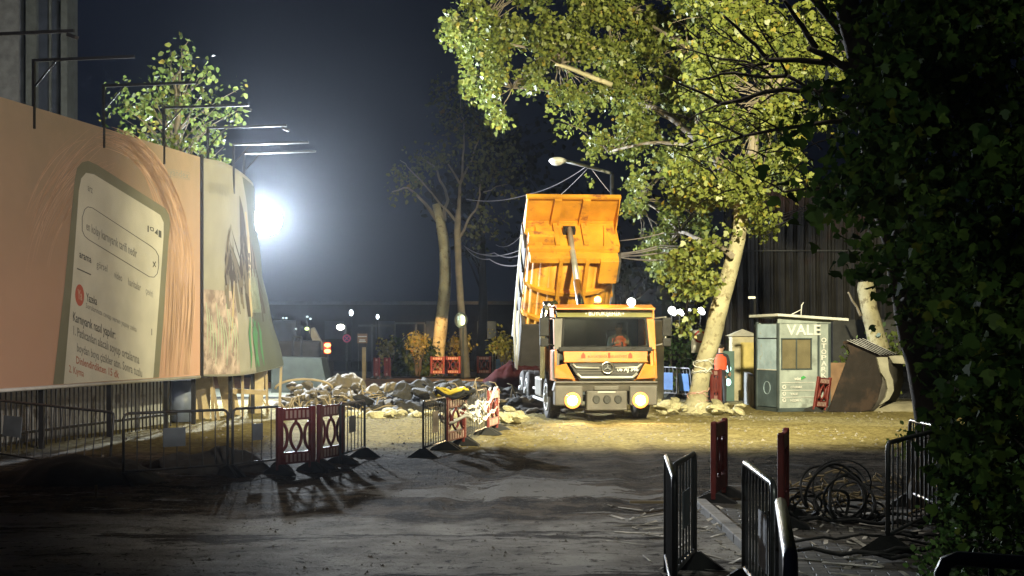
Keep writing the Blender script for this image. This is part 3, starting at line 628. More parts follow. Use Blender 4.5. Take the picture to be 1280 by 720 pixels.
for k in range(26):
    q = G(rs.uniform(622, 655), rs.uniform(522, 536)); rock(q.x, q.y+.5, .08+.12*rs.random(), rs.uniform(.07, .19), 'rub_warm', 'sandy stone beside the rear wheels of the tipper lorry', 'stones beside the lorry')
for k in range(48):
    q = G(rs.uniform(818, 930), rs.uniform(509, 521)); rock(q.x, q.y, .05+.15*rs.random(), rs.uniform(.08, .25), 'rub_warm', 'sandy stone in the row at the foot of the lit plane tree', 'stones at the foot of the lit tree')
b = MB(); rs2 = random.Random(21)
for k in range(60):                                    # cut twigs and rods in the heap
    x = rs2.uniform(-6.3, -3.2) if k < 45 else rs2.uniform(-1.5, .3); y = rs2.uniform(36.2, 38.5); z = heapz(x, y)+.08; a = rs2.uniform(0, PI); l = rs2.uniform(.25, .7)
    p = [(x, y, z), (x+.5*l*math.cos(a), y+.2*l, z+l*.5*math.sin(a)+.05), (x+l*math.cos(a), y+.3*l, z+l*.6*math.sin(a)+.03)]; b.tube(p, [.02, .016, .01], 5)
tag(b.build('brushwood', M['timber']), 'pale cut twigs and rods sticking out of the rubble heap', 'brushwood', kind='stuff')
b = MB(); b.tube([P(368+36*math.cos(a*PI/10)+12, 478-12*math.sin(a*PI/10)+8, 38) for a in range(11)], .035, 6)
tag(b.build('bent_pipe', M['timber']), 'pale pipe arched over the left end of the rubble heap', 'pipe')
tag(heapmesh('covered_heap', .25, 41.0, 1.4, .9, 1.25, mat('dark red tarpaulin', (.03, .006, .006), .95, spec=.05, bump=.5, bscale=3), 12, 30, .25), 'dark red tarpaulin heap left of the lorry wheels', 'tarpaulin')
# scattered grit, paper and offcuts
gv = []; gf = []; rs3 = random.Random(33)
def scrap(x, y, s, dz=.0):
    k = len(gv); a = rs3.uniform(0, 6.3); z = gz(x, y) if y > 5 else 0; pts = []
    for i in range(3): pts.append((x+s*math.cos(a+i*2.1)*rs3.uniform(.6, 1.2), y+s*math.sin(a+i*2.1)*rs3.uniform(.6, 1.2), z+dz-.005))
    gv.extend(pts+[(x, y, z+dz+s*rs3.uniform(.4, .9))]); gf.extend([(k, k+1, k+2), (k, k+1, k+3), (k+1, k+2, k+3), (k+2, k, k+3)])
for i in range(4500):
    y = 9+29*rs3.random()**.8; x = rs3.uniform(-.27, .27)*y+rs3.gauss(0, .5); 
    if x > 2.1 and y < 17.4: continue
    if fbm(np.array([x*.7]), np.array([y*.5]), 3, 55)[0] < .47: continue
    scrap(x, y, rs3.choice((.008, .010, .014, .02, .026)) if y < 25 else rs3.choice((.02, .03, .045)))
tag(meshobj('loose_stones', gv, gf, mat('loose grit', (.17, .155, .13), .9, var=.5)), 'loose grit and small stones strewn over the site', 'stones', kind='stuff')
gv = []; gf = []
for i in range(170):
    y = rs3.uniform(11, 16.8); x = rs3.uniform(1.1, 4.6); z = gz(x, y) if x < 2.1 else .035
    a = rs3.uniform(0, 3.14); l = rs3.choice((.03, .06, .12, .25)); w_ = rs3.choice((.01, .02, .03)); k = len(gv); ca, sa = math.cos(a), math.sin(a)
    for sx_, sy_ in ((-1, -1), (1, -1), (1, 1), (-1, 1)): gv.append((x+sx_*l*ca-sy_*w_*sa, y+sx_*l*sa+sy_*w_*ca, z+.012+.02*rs3.random()*sx_))
    gf.append((k, k+1, k+2, k+3))
lo = meshobj('litter', gv, gf, mat('paper and wood scraps', (.40, .38, .34), .7, var=.6, vscale=8)); sd = lo.modifiers.new('Solidify', 'SOLIDIFY'); sd.thickness = .006
tag(lo, 'pale paper and wood scraps littered between the near barriers', 'litter', kind='stuff')
for (x0, y0), (x1, y1), lab in (((4.0, 23.0), (7, 24.0), 0),):
    pass
b = MB(); q0, q1 = G(787, 633), G(835, 636); b.box(((q0.x+q1.x)/2, q0.y, .05), (q1.x-q0.x, .03, .03)); tag(b.build('offcut', M['timber']), 'thin lath lying left of the edge-on metal barrier', 'lath')
b = MB(); q0 = G(118, 627); b.box((q0.x, q0.y, .05), (.3, .03, .02), rz=.1); b.box((q0.x+.02, q0.y+.0, .12), (.025, .02, .16)); tag(b.build('offcut', M['timber']), 'small pale stick lying in the dark lower left', 'stick')
# ---------------------------------------------------------------- coils of black cable
for k, (px, py, Yc, ra, tilt, lab) in enumerate(((1050, 585, 15.0, .34, .35, 'tall black cable loop standing highest among the coils'), (1012, 590, 15.3, .24, .5, 'low black cable coil nearest the dull red barrier'), (1075, 592, 15.2, .30, .9, 'black cable loop leaning right of the tallest one'))):
    q = P(px, py, Yc); b = MB(); rr = random.Random(k)
    for j in range(5 if k else 6):
        r0 = ra*rr.uniform(.6, 1.12); ph = rr.uniform(-.7, .7); tl = tilt+rr.uniform(-.35, .5); ox = rr.uniform(-.12, .12); e = rr.uniform(.75, 1.05); pts = []; nn = 30 if j % 2 else 24
        for a in range(nn):
            t = 2*PI*a/30+rr.uniform(-.02, .02)-1.2*(j % 2 == 0); x, z = r0*math.cos(t), r0*e*math.sin(t); yo = .14*math.sin(t*2+j)
            pts.append((x*math.cos(ph)+ox, z*math.sin(tl)+yo+x*math.sin(ph), max(-ra+.02, z*math.cos(tl)-(ra-r0*e*math.cos(tl)))))
        b.tube(pts, rr.choice((.010, .014, .017)), 6, closed=bool(j % 2))
    o = b.build('cable_coil', M['rubber']); o.location = (q.x, Yc, .05+ra*.97); tag(o, lab, 'cable', 'black cable coils')
b = MB(); rr = random.Random(9)
for j in range(15):
    x, y = rr.uniform(2.3, 4.3), rr.uniform(12.0, 15.6); a = rr.uniform(-.6, .6); pts = []
    for i in range(10): a += rr.uniform(-.35, .35); x += .17*math.cos(a); y += .10*math.sin(a); pts.append((min(x, 4.9), y, .06+.05*abs(math.sin(i+j))))
    b.tube(pts, rr.choice((.010, .014, .02)), 5)
tag(b.build('loose_cables', M['rubber']), 'loose black cables strewn on the pavers between the right barriers', 'cable', kind='stuff')
b = MB()
for j in range(60):
    x, y = rr.uniform(2.9, 4.3), rr.uniform(15.2, 16.6); a = rr.uniform(0, 3.1); z = rr.uniform(.03, .42); l = rr.uniform(.08, .22)
    b.tube([(x, y, z), (x+l*math.cos(a), y+.1, z+l*.4*math.sin(a)+.02), (x+1.6*l*math.cos(a), y, z+.3*l)], .012, 4)
tag(b.build('scrap_pile', M['timber']), 'pale tangle of twigs and scrap behind the black cable coils', 'scrap', kind='stuff')
# ---------------------------------------------------------------- tipper lorry
O = M['orange'] = mat('dusty orange paint', (.46, .155, .018), .5, var=.3, vscale=2, col2=(.26, .13, .05), c2scale=3, c2thr=.57, bump=.12)
M['body_or'] = mat('worn orange steel body', (.60, .27, .022), .6, var=.3, vscale=1.5, col2=(.27, .10, .03), c2scale=2.2, c2thr=.60, bump=.6, bscale=3)
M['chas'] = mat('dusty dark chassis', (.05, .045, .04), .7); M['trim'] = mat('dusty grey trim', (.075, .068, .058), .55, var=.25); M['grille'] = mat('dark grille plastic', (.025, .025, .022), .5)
M['silver'] = mat('silver grille bars', (.42, .41, .37), .35, .4); M['chrome'] = mat('polished steel', (.72, .73, .75), .22, 1., var=.1); M['olive'] = mat('dark olive header paint', (.16, .15, .05), .5)
M['ringw'] = emis('amber halo glow', (1, .33, .07), 1.1); M['lensw'] = emis('lit headlamp glass', (1, .80, .50), 26); M['beacon'] = emis('lit amber beacon', (1, .42, .06), 14); M['worklight'] = emis('lit work lamp glass', (.98, 1, .85), 30)
M['cabin'] = mat('dark cab lining', (.045, .047, .045), .8); M['tyre'] = mat('dusty tyre rubber', (.06, .055, .05), .85, bump=.4, bscale=30); M['rim'] = mat('pale dusty steel rim', (.42, .42, .40), .5, .3)
gm_ = bpy.data.materials.new('windscreen glass'); gm_.use_nodes = True; nt = gm_.node_tree; N = nt.nodes; N.remove(N['Principled BSDF'])
t_ = N.new('ShaderNodeBsdfTransparent'); t_.inputs[0].default_value = (.72, .78, .74, 1); g_ = N.new('ShaderNodeBsdfGlossy'); g_.inputs['Roughness'].default_value = .06; ms = N.new('ShaderNodeMixShader'); ms.inputs[0].default_value = .04
nt.links.new(t_.outputs[0], ms.inputs[1]); nt.links.new(g_.outputs[0], ms.inputs[2]); nt.links.new(ms.outputs[0], N['Material Output'].inputs['Surface']); M['glass'] = gm_
TR = thing('tipper_lorry', 'orange tipper lorry with its load body raised and headlamps lit', 'lorry', (2.19, 33.25, gz(2.2, 34.5)-.0), .099)
def T(b, name, m, bevel=0., parent=None): return b.build(name, M[m], parent or TR, bevel)
def zq(py): return 2-(py-420)*.01868
def xq(px): return (px-757)*.01868
# chassis
b = MB()
for x in (-.42, .42): b.box((x, 4.3, .82), (.09, 7.6, .26))
for y in (1.2, 3.0, 4.6, 6.2, 7.9): b.box((0, y, .82), (.84, .12, .2))
b.box((0, 7.9, .95), (1.5, .25, .3)); T(b, 'chassis', 'chas')
# cab shell
cab = MB(); W2 = 1.2
prof = [(.10, .95), (.02, 1.40), (.04, 1.68), (.16, 2.43), (.28, 2.66), (1.9, 2.72), (2.05, 2.5), (2.05, .95)]
for s in (-1, 1):                                        # side walls with window hole built from pieces
    x = s*W2
    def side(pts): cab.prism([(x, y, z) for y, z in pts], (-s*.05, 0, 0))
    side([(.10, .95), (.02, 1.40), (.04, 1.68), (2.05, 1.68), (2.05, .95)]); side([(.16, 2.40), (.28, 2.66), (1.9, 2.72), (2.05, 2.5), (2.05, 2.40)])
    side([(.04, 1.68), (.16, 2.40), (.34, 2.40), (.24, 1.68)]); side([(1.25, 1.68), (1.25, 2.40), (2.05, 2.40), (2.05, 1.68)])
cab.box((0, 1.15, 2.70), (2.34, 1.66, .05), rx=-.03); cab.box((0, 1.1, .98), (2.3, 1.9, .06))
T(cab, 'cab', 'orange', .012)
b = MB()                                                # rear wall with two windows
for x0, x1, z0, z1 in ((-1.15, 1.15, .98, 1.72), (-1.15, 1.15, 2.36, 2.66), (-1.15, -.85, 1.72, 2.36), (-.16, .10, 1.72, 2.36), (.88, 1.15, 1.72, 2.36)): b.box(((x0+x1)/2, 2.02, (z0+z1)/2), (x1-x0, .05, z1-z0))
b.box((0, .42, 1.63), (2.25, .55, .14)); b.box((-.55, 1.3, 1.35), (.5, .5, .5)); T(b, 'cab_lining', 'cabin')
b = MB(); b.prism([(-1.13, .05, 2.45), (1.13, .05, 2.45), (1.16, .19, 2.64), (-1.16, .19, 2.64)], (0, .05, 0)); hd = T(b, 'header_panel', 'olive', .01)
letters('lettering', '• BÜYÜKŞEHİR •', M['white'], hd, (-.47, .045, 2.49), (1, 0, 0), (0, .55, .83), .92, .115, bold=.02)
b = MB(); b.prism([(-1.17, -.06, 2.62), (1.17, -.06, 2.62), (1.14, .28, 2.70), (-1.14, .28, 2.70)], (0, 0, .045)); T(b, 'sun_visor', 'orange', .01)
b = MB(); b.prism([(-1.0, .045, 1.76), (1.0, .045, 1.76), (.95, .135, 2.41), (-.95, .135, 2.41)], (0, .006, 0)); T(b, 'windscreen', 'glass')
b = MB()
for p, q in (((-1.02, .04, 1.74), (-.97, .13, 2.43)), ((1.02, .04, 1.74), (.97, .13, 2.43)), ((-.97, .13, 2.43), (.97, .13, 2.43)), ((-1.02, .04, 1.74), (1.02, .04, 1.74))): b.tube([p, q], .03, 6)
T(b, 'windscreen_surround', 'rubber')
for s in (-1, 1):
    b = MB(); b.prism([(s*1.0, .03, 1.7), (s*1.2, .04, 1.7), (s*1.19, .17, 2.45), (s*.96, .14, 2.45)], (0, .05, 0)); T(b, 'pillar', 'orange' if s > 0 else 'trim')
b = MB(); b.box((0, .02, 1.70), (2.2, .08, .10)); T(b, 'scuttle', 'rubber', .01)
for x in (-.62, .0, .62):
    b = MB(); b.tube([(x, -.03, 1.70), (x+.22, -.01, 1.77), (x+.42, .03, 1.80)], .010, 5); T(b, 'wiper', 'rubber')
b = MB(); b.prism([(-.98, -.02, 1.40), (.98, -.02, 1.40), (1.0, .0, 1.67), (-1.0, .0, 1.67)], (0, .06, 0)); fp = T(b, 'front_panel', 'orange', .01)
b = MB(); b.box((0, -.045, 1.41), (2.0, .05, .035)); T(b, 'panel_lip', 'orange', .01)
M['redlet'] = plain('red lettering', (.35, .05, .02))
letters('lettering', 'BÜYÜKŞEHİR   BELEDİYESİ', M['redlet'], fp, (-.42, -.012-.006, 1.50), (1, 0, 0), (0, .07, 1), .92, .055, bold=.004)
b = MB()
for x in (-.53, .58): b.prism([(x-.05, -.022, 1.49), (x+.05, -.022, 1.49), (x+.05, -.018, 1.56), (x, -.016, 1.63), (x-.05, -.018, 1.56)], (0, .006, 0))
b.box((.08, -.022, 1.56), (.05, .008, .12)); b.build('crest', M['redlet'], fp)
letters('lettering', 'Atego', M['redlet'], fp, (.72, -.018, 1.48), (1, 0, 0), (0, .07, 1), .20, .045) if 0 else None
b = MB(); b.prism([(-.86, -.03, 1.37), (.90, -.03, 1.37), (.66, -.03, .97), (-.62, -.03, .97)], (0, .09, 0)); gr = T(b, 'grille', 'grille', .01)
for z, xa, xb in ((1.265, -.78, -.16), (1.265, .22, .84)):
    b = MB(); b.tube([(xa if xa < 0 else xb, -.05, z+.09), ((xa+.08) if xa < 0 else xb-.1, -.06, z+.01), (xb if xa < 0 else xa, -.06, z)], .026, 6); b.build('grille_bar', M['silver'], gr)
b = MB(); b.tube([(-.68, -.05, 1.13), (-.58, -.06, 1.04), (.62, -.06, 1.04), (.74, -.05, 1.13)], .035, 6); b.build('grille_bar', M['silver'], gr)
for z in (1.20, 1.14, 1.32): b = MB(); b.box((0, -.04, z), (1.35, .03, .018)); b.build('grille_slat', M['trim'], gr)
b = MB(); b.ring((.03, -.09, 1.27), .118, .145, (0, -1, 0), .02, 32)
for a in (90, 210, 330):
    a = math.radians(a); b.prism([(.03+.022*math.cos(a+1.6), -.095, 1.27+.022*math.sin(a+1.6)), (.03+.125*math.cos(a), -.095, 1.27+.125*math.sin(a)), (.03+.022*math.cos(a-1.6), -.095, 1.27+.022*math.sin(a-1.6))], (0, -.012, 0))
b.build('star_emblem', M['chrome'], gr)
letters('lettering', '06 AJ 346', M['white'], gr, (.26, -.075, 1.185), (1, 0, 0), (0, 0, 1), .50, .10, bold=.012)
for s in (-1, 1):
    b = MB(); b.prism([(s*.93, -.03, 1.37), (s*1.2, .02, 1.30), (s*1.2, .02, 1.02), (s*.72, -.03, .99)], (0, .08, 0)); fixn(T(b, 'corner_panel', 'orange', .015))
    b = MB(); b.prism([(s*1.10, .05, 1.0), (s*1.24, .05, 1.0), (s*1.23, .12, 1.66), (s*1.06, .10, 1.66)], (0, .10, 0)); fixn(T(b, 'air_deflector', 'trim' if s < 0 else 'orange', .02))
b = MB(); b.prism([(-1.24, -.02, .72), (-1.20, -.10, .92), (1.20, -.10, .92), (1.24, -.02, .72)], (0, .3, 0)); b.box((0, -.10, .93), (2.42, .10, .05)); T(b, 'bumper_top', 'trim', .015)
for s in (-1, 1):
    b = MB(); b.box((s*.88, .06, .62), (.66, .34, .46)); T(b, 'bumper_corner', 'trim', .03)
    b = MB(); b.tube([(s*.80, -.125, .51), (s*.80, -.10, .51)], [.17, .19], 20); hl = T(b, 'headlamp', 'chrome')
    b = MB(); b.cyl((s*.80, -.135, .51), (s*.80, -.125, .51), .115, n=20); ln_ = b.build('lens', M['lensw'], hl); b = MB(); b.ring((s*.80, -.128, .51), .115, .19, (0, -1, 0), .008, 24); b.build('glow_ring', M['ringw'], hl)  # ring added round the lens, glowing as the headlamp's warm halo
b = MB(); b.box((.01, .02, .50), (.96, .30, .46)); b.box((.01, .05, .79), (.6, .25, .12)); T(b, 'tow_bracket', 'trim', .03)
b = MB()
for x in (-.24, .01, .27): b.tube([(x+.075*math.cos(a*PI/6), -.134, .53+.085*math.sin(a*PI/6)) for a in range(12)], .02, 5, closed=True); b.cyl((x, -.137, .53), (x, -.13, .53), .07)
T(b, 'bracket_openings', 'grille')
b = MB(); b.box((.0, -.14, .70), (.42, .02, .03)); T(b, 'step_bar', 'silver', .005)
b = MB(); b.box((0, .25, .25), (.95, .12, .12)); b.cyl((-1, 1.42, .5), (1, 1.42, .5), .08); b.box((.1, .9, .42), (.5, .5, .3)); T(b, 'axle', 'chas', .01)
# mirrors, stack, lamps
for s in (-1, 1):
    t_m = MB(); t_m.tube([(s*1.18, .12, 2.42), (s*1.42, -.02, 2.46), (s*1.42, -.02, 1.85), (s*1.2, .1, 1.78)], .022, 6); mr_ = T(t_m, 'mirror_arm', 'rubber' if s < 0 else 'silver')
    b = MB(); b.box((s*1.45, -.02, 2.22), (.22, .10, .44)); b.box((s*1.45, -.02, 1.86), (.20, .10, .2)); b.build('mirror', M['rubber'], mr_, .03)
b = MB(); b.tube([(-1.30, 1.2, .98), (-1.30, 1.2, 2.35), (-1.26, 1.2, 2.62), (-1.0, 1.3, 2.80)], .11, 14); b.tube([(-1.2, 1.2, 2.85), (-1.2, 1.2, 2.62)], .13, 14); T(b, 'intake_stack', 'chrome')
b = MB(); b.cyl((-.13, .35, 2.76), (-.13, .35, 2.80), .09); be = T(b, 'beacon', 'chas'); b = MB(); b.sph((-.13, .35, 2.86), (.085, .085, .09)); b.build('beacon_dome', M['beacon'], be)
b = MB(); b.box((.62, .10, 2.80), (.20, .08, .14)); wl_ = T(b, 'work_lamp', 'chas', .01); b = MB(); b.cyl((.62, .05, 2.80), (.62, .06, 2.80), .095, n=16); b.build('lens', M['worklight'], wl_)
# wheels
def wheel(x, y, dual=False, steer=0.):
    wd = .30 if not dual else .55; s = 1 if x > 0 else -1; b = MB(); R = .52
    prof = [(.30, -wd/2+.02), (.47, -wd/2), (.51, -wd/2+.03), (.52, -wd/2+.06), (.52, wd/2-.06), (.51, wd/2-.03), (.47, wd/2), (.30, wd/2-.02)]
    n = 32; vs = [(p[1], p[0]*math.cos(2*PI*k/n), p[0]*math.sin(2*PI*k/n)) for k in range(n) for p in prof]; m_ = len(prof)
    b.add(vs, [(k*m_+i, k*m_+(i+1) % m_, ((k+1) % n)*m_+(i+1) % m_, ((k+1) % n)*m_+i) for k in range(n) for i in range(m_)], True)
    for k in range(40):
        a = 2*PI*k/40
        for dx in (-.3, 0, .3): b.box((dx*wd, R*math.cos(a), R*math.sin(a)), (wd*.2, .05, .02), rx=a-PI/2+0)
    w_ = fixn(b.build('wheel', M['tyre'], TR)); w_.location = (x, y, .52); w_.rotation_euler = (0, 0, steer)
    b = MB(); o_ = s*(wd/2-.03); b.tube([(o_, 0, 0), (o_-s*.10, 0, 0)], [.31, .27], 24); b.ring((o_, 0, 0), .27, .335, (s, 0, 0), .035, 32); b.tube([(o_, 0, 0), (o_+s*.09, 0, 0)], [.12, .09], 16)
    for k in range(10): a = 2*PI*k/10; b.cyl((o_, .19*math.cos(a), .19*math.sin(a)), (o_+s*.03, .19*math.cos(a), .19*math.sin(a)), .018, n=6)
    b.build('rim', M['rim'], w_)
for x in (-1.08, 1.08): wheel(x, 1.42, steer=.04); wheel(x, 5.3, True) if 0 else wheel(x*.91, 5.6, True); wheel(x*.91, 6.95, True)
for s in (-1, 1):
    b = MB(); pts = [(s*1.1, 1.42+.60*math.cos(a*PI/10), .56+.60*math.sin(a*PI/10)) for a in range(11)]
    vs = [(q[0]+dx, q[1], q[2]) for q in pts for dx in (-.17, .17)]; b.add(vs, [(2*i, 2*i+1, 2*i+3, 2*i+2) for i in range(10)], True); o = b.build('mudguard', M['chas'], TR); sd = o.modifiers.new('Solidify', 'SOLIDIFY'); sd.thickness = .02
b = MB(); b.box((-1.0, 3.2, .72), (.45, 1.3, .5)); T(b, 'fuel_tank', 'silver', .06)
b = MB(); b.box((1.0, 3.2, .72), (.45, 1.3, .5)); T(b, 'tool_locker', 'trim', .03)
b = MB(); b.box((-1.16, 3.4, .64), (.04, 2.6, .06)); b.box((-1.16, 3.4, .40), (.04, 2.6, .06)); T(b, 'side_rail', 'white')
b = MB(); b.box((0, 2.55, 1.75), (1.5, .4, 1.4)); b.box((.0, 2.5, 1.1), (2.0, .5, .4)); T(b, 'engine_intake_box', 'chas', .05)
b = MB(); b.box((-1.0, 2.45, 1.9), (.5, .3, .25)); T(b, 'battery_box', 'concrete', .02)
# raised load body (local axes: hinge, u = along the floor forward, v = up from the floor)
TH = math.radians(48); HY, HZ_ = 7.9, 1.16
def bd(x, u, v): return (x, HY-u*math.cos(TH)+v*math.sin(TH), HZ_+u*math.sin(TH)+v*math.cos(TH))
BODY = TR
def bprism(b, pts, dx): b.prism([bd(*p) for p in pts], dx)
LB = 4.05; WH = 1.24; HB_ = 1.42
b = MB(); n = 12                                         # curved half-pipe floor
arc = [(WH*math.cos(a), .42-.42*math.sin(-a) if 0 else .50-.50*math.sin(a)) for a in [PI*k/n for k in range(n+1)]]
for k in range(n):
    (xa, va), (xb, vb) = arc[k], arc[k+1]; b.add([bd(xa, -.15, va), bd(xa, LB, va), bd(xb, LB, vb), bd(xb, -.15, vb)], [(0, 1, 2, 3)], True)
shell = b.build('load_body', M['body_or'], TR); sd = shell.modifiers.new('Solidify', 'SOLIDIFY'); sd.thickness = .03; sd.offset = 0
for s in (-1, 1):
    b = MB(); b.prism([bd(s*WH, -.15, .48), bd(s*WH, LB, .48), bd(s*WH, LB, HB_), bd(s*WH, -.15, HB_)], (s*.03, 0, 0)); sw = b.build('side_wall', M['body_or'] if s > 0 else M['chas'], TR)  # left wall takes the dark chassis colour to show it in shade
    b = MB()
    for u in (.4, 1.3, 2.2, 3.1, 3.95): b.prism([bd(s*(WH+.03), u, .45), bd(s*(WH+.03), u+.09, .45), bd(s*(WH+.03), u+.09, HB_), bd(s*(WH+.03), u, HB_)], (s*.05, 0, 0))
    b.build('side_ribs', M['body_or'] if s > 0 else M['chas'], sw)  # left ribs share the wall's painted shade
    b = MB(); b.tube([bd(s*(WH+.02), -.15, HB_+.02), bd(s*(WH+.02), LB, HB_+.02)], .05, 8); b.build('top_rail', M['white'] if s < 0 else M['body_or'], sw)  # left rail painted white to stand for its floodlit edge
# headboard (front wall) with recessed bays
b = MB(); poly = [bd(x, LB, v) for x, v in arc]+[bd(-WH, LB, HB_), bd(WH, LB, HB_)]; b.prism(poly, Vector(bd(0, .05, 0))-Vector(bd(0, 0, 0))); hb = b.build('headboard', M['body_or'], TR)
def ubox(b, x0, x1, u0, u1, v0, v1):
    vs = [bd(x, u, v) for x in (x0, x1) for u in (u0, u1) for v in (v0, v1)]; b.add(vs, [(0, 1, 3, 2), (4, 6, 7, 5), (0, 4, 5, 1), (2, 3, 7, 6), (0, 2, 6, 4), (1, 5, 7, 3)])
b = MB()
for x0, x1 in ((-.48, -.36), (.30, .42)): ubox(b, x0, x1, LB+.05, LB+.17, .3, HB_)
ubox(b, -WH, WH, LB+.05, LB+.16, .10, .24); ubox(b, -WH, WH, LB+.05, LB+.12, HB_-.06, HB_+.02)
for x in (-.95, .95): b.prism([bd(x-.12, LB+.05, .25), bd(x+.12, LB+.05, .25), bd(x+(.2 if x > 0 else -.2)*0, LB+.05, 1.2)], Vector(bd(0, .10, 0))-Vector(bd(0, 0, 0)))
b.build('headboard_ribs', M['body_or'], hb)
# canopy over the cab
b = MB(); cq = lambda x, u, v: bd(x, LB+u, HB_+v-.26*u)
b.prism([cq(-WH-.03, 0, 0), cq(WH+.03, 0, 0), cq(WH+.03, 1.16, 0), cq(-WH-.03, 1.16, 0)], Vector(bd(0, 0, .04))-Vector(bd(0, 0, 0))); b.prism([cq(-WH-.05, 1.12, -.08), cq(WH+.05, 1.12, -.08), cq(WH+.05, 1.20, -.08), cq(-WH-.05, 1.20, -.08)], Vector(bd(0, 0, .14))-Vector(bd(0, 0, 0)))
for s in (-1, 1): b.prism([bd(s*WH, LB, HB_), bd(s*WH, LB+1.14, HB_-.29), bd(s*WH, LB+1.14, HB_-.42), bd(s*WH, LB, HB_-.45)], (s*.03, 0, 0))
cn = b.build('canopy', M['body_or'], TR)
for x in (-.42, .36): b = MB(); b.prism([cq(x-.12, .05, -.01), cq(x+.12, .05, -.01), cq(x+.10, 1.12, -.01), cq(x-.10, 1.12, -.01)], Vector(bd(0, 0, -.13))-Vector(bd(0, 0, 0))); b.build('canopy_rib', M['body_or'], cn)
# underside frame: cross beams, longitudinal rails, side cheeks
b = MB()
for x in (-.36, .36): ubox(b, x-.05, x+.05, 0, LB, -.20, .04)
ubox(b, -1.2, 1.2, LB-.12, LB+.04, -.16, .16)
b.build('subframe', M['body_or'], TR)
for u in (.5, 1.7, 2.75):                               # hoops round the half-pipe floor
    b = MB()
    for k in range(n):
        (xa, va), (xb, vb) = arc[k], arc[k+1]; va, vb = va-.0, vb-.0; qa, qb = 1.015, 1.015
        b.add([bd(xa, u, va), bd(xb, u, vb), bd(xb*qb, u, .5-(.5-vb)*1.35), bd(xa*qa, u, .5-(.5-va)*1.35), bd(xa, u+.12, va), bd(xb, u+.12, vb), bd(xb*qb, u+.12, .5-(.5-vb)*1.35), bd(xa*qa, u+.12, .5-(.5-va)*1.35)], [(0, 1, 2, 3), (4, 7, 6, 5), (3, 2, 6, 7)])
    fixn(b.build('floor_hoop', M['body_or'], TR))
b = MB(); ubox(b, -1.22, -.52, LB+.06, LB+.36, .40, .62); T(b, 'body_locker', 'body_or', .01)
b = MB(); ubox(b, .70, 1.20, LB-.75, LB+.02, -.26, .10); bl = T(b, 'body_side_locker', 'body_or', .01)
b = MB(); ubox(b, 1.05, 1.27, LB-.75, LB-.02, -.20, .14)
for k in range(3): ubox(b, 1.09, 1.23, LB-.62+.22*k, LB-.52+.22*k, -.22, -.19)
b.build('rear_lamp_cluster', M['trim'], bl)
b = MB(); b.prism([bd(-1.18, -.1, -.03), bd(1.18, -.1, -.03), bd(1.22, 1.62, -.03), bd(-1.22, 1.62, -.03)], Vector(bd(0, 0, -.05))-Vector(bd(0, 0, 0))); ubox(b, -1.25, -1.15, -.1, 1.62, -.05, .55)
b.build('bed_shade_plate', M['chas'], TR)  # dark plate added to stand for shade on the lower bed
# telescopic ram
top = Vector(bd(-.05, LB+.20, .95)); bot = Vector((.02, 2.35, 1.0)); dr = top-bot
ram = MB(); ram.cyl(bot, bot+dr*.34, .125, n=16); ram.cyl(bot+dr*.34, bot+dr*.36, .135, n=16); T(ram, 'ram_sleeve', 'black_metal')
b = MB(); b.cyl(bot+dr*.35, bot+dr*.62, .10, n=16); T(b, 'ram_stage', 'chrome'); b = MB(); b.cyl(bot+dr*.62, top, .08, n=16); T(b, 'ram_rod', 'silver')
b = MB(); b.cyl(top-Vector((.16, 0, 0)), top+Vector((.16, 0, 0)), .07); ubox(b, -.22, .12, LB+.04, LB+.22, .86, 1.04); T(b, 'ram_mount', 'black_metal')
# tailgate hanging at the rear
b = MB(); b.prism([bd(-WH, -.16, HB_), bd(WH, -.16, HB_), (WH, HY+.9, .95), (-WH, HY+.9, .95)], (0, .05, 0)); T(b, 'tailgate', 'body_or')
b = MB(); b.tube([(-1.36, 7.35, 1.1), (-1.45, 7.0, 2.4), bd(-WH-.12, LB, .9)], .035, 6); b.tube([(-1.30, 7.6, 1.05), bd(-WH-.1, LB*.45, .3)], .03, 6); T(b, 'stay_bar', 'white')
hlp = Vector((2.19, 33.25, 0)); Rz = Matrix.Rotation(.099, 3, 'Z')
for s in (-1, 1): 
    q = Rz @ Vector((s*.80, -.22, .51))+hlp; lamp('headlamp_beam', 'SPOT', q, 320, (1, .70, .36), aim=q+Vector((.05, -1, -.10)), size=.1, angle=110, blend=.6)
q = Rz @ Vector((-.13, .1, 2.98))+hlp; lamp('beacon_glow', 'POINT', q, 60, (1, .45, .08), size=.1)
q = Rz @ Vector((.62, -.1, 2.80))+hlp; lamp('cab_work_lamp', 'SPOT', q, 500, (.95, 1, .85), aim=q+Vector((.6, -1, -.35)), size=.08, angle=120, blend=.5)
q = Rz @ Vector((.1, 1.4, 2.5))+hlp; 
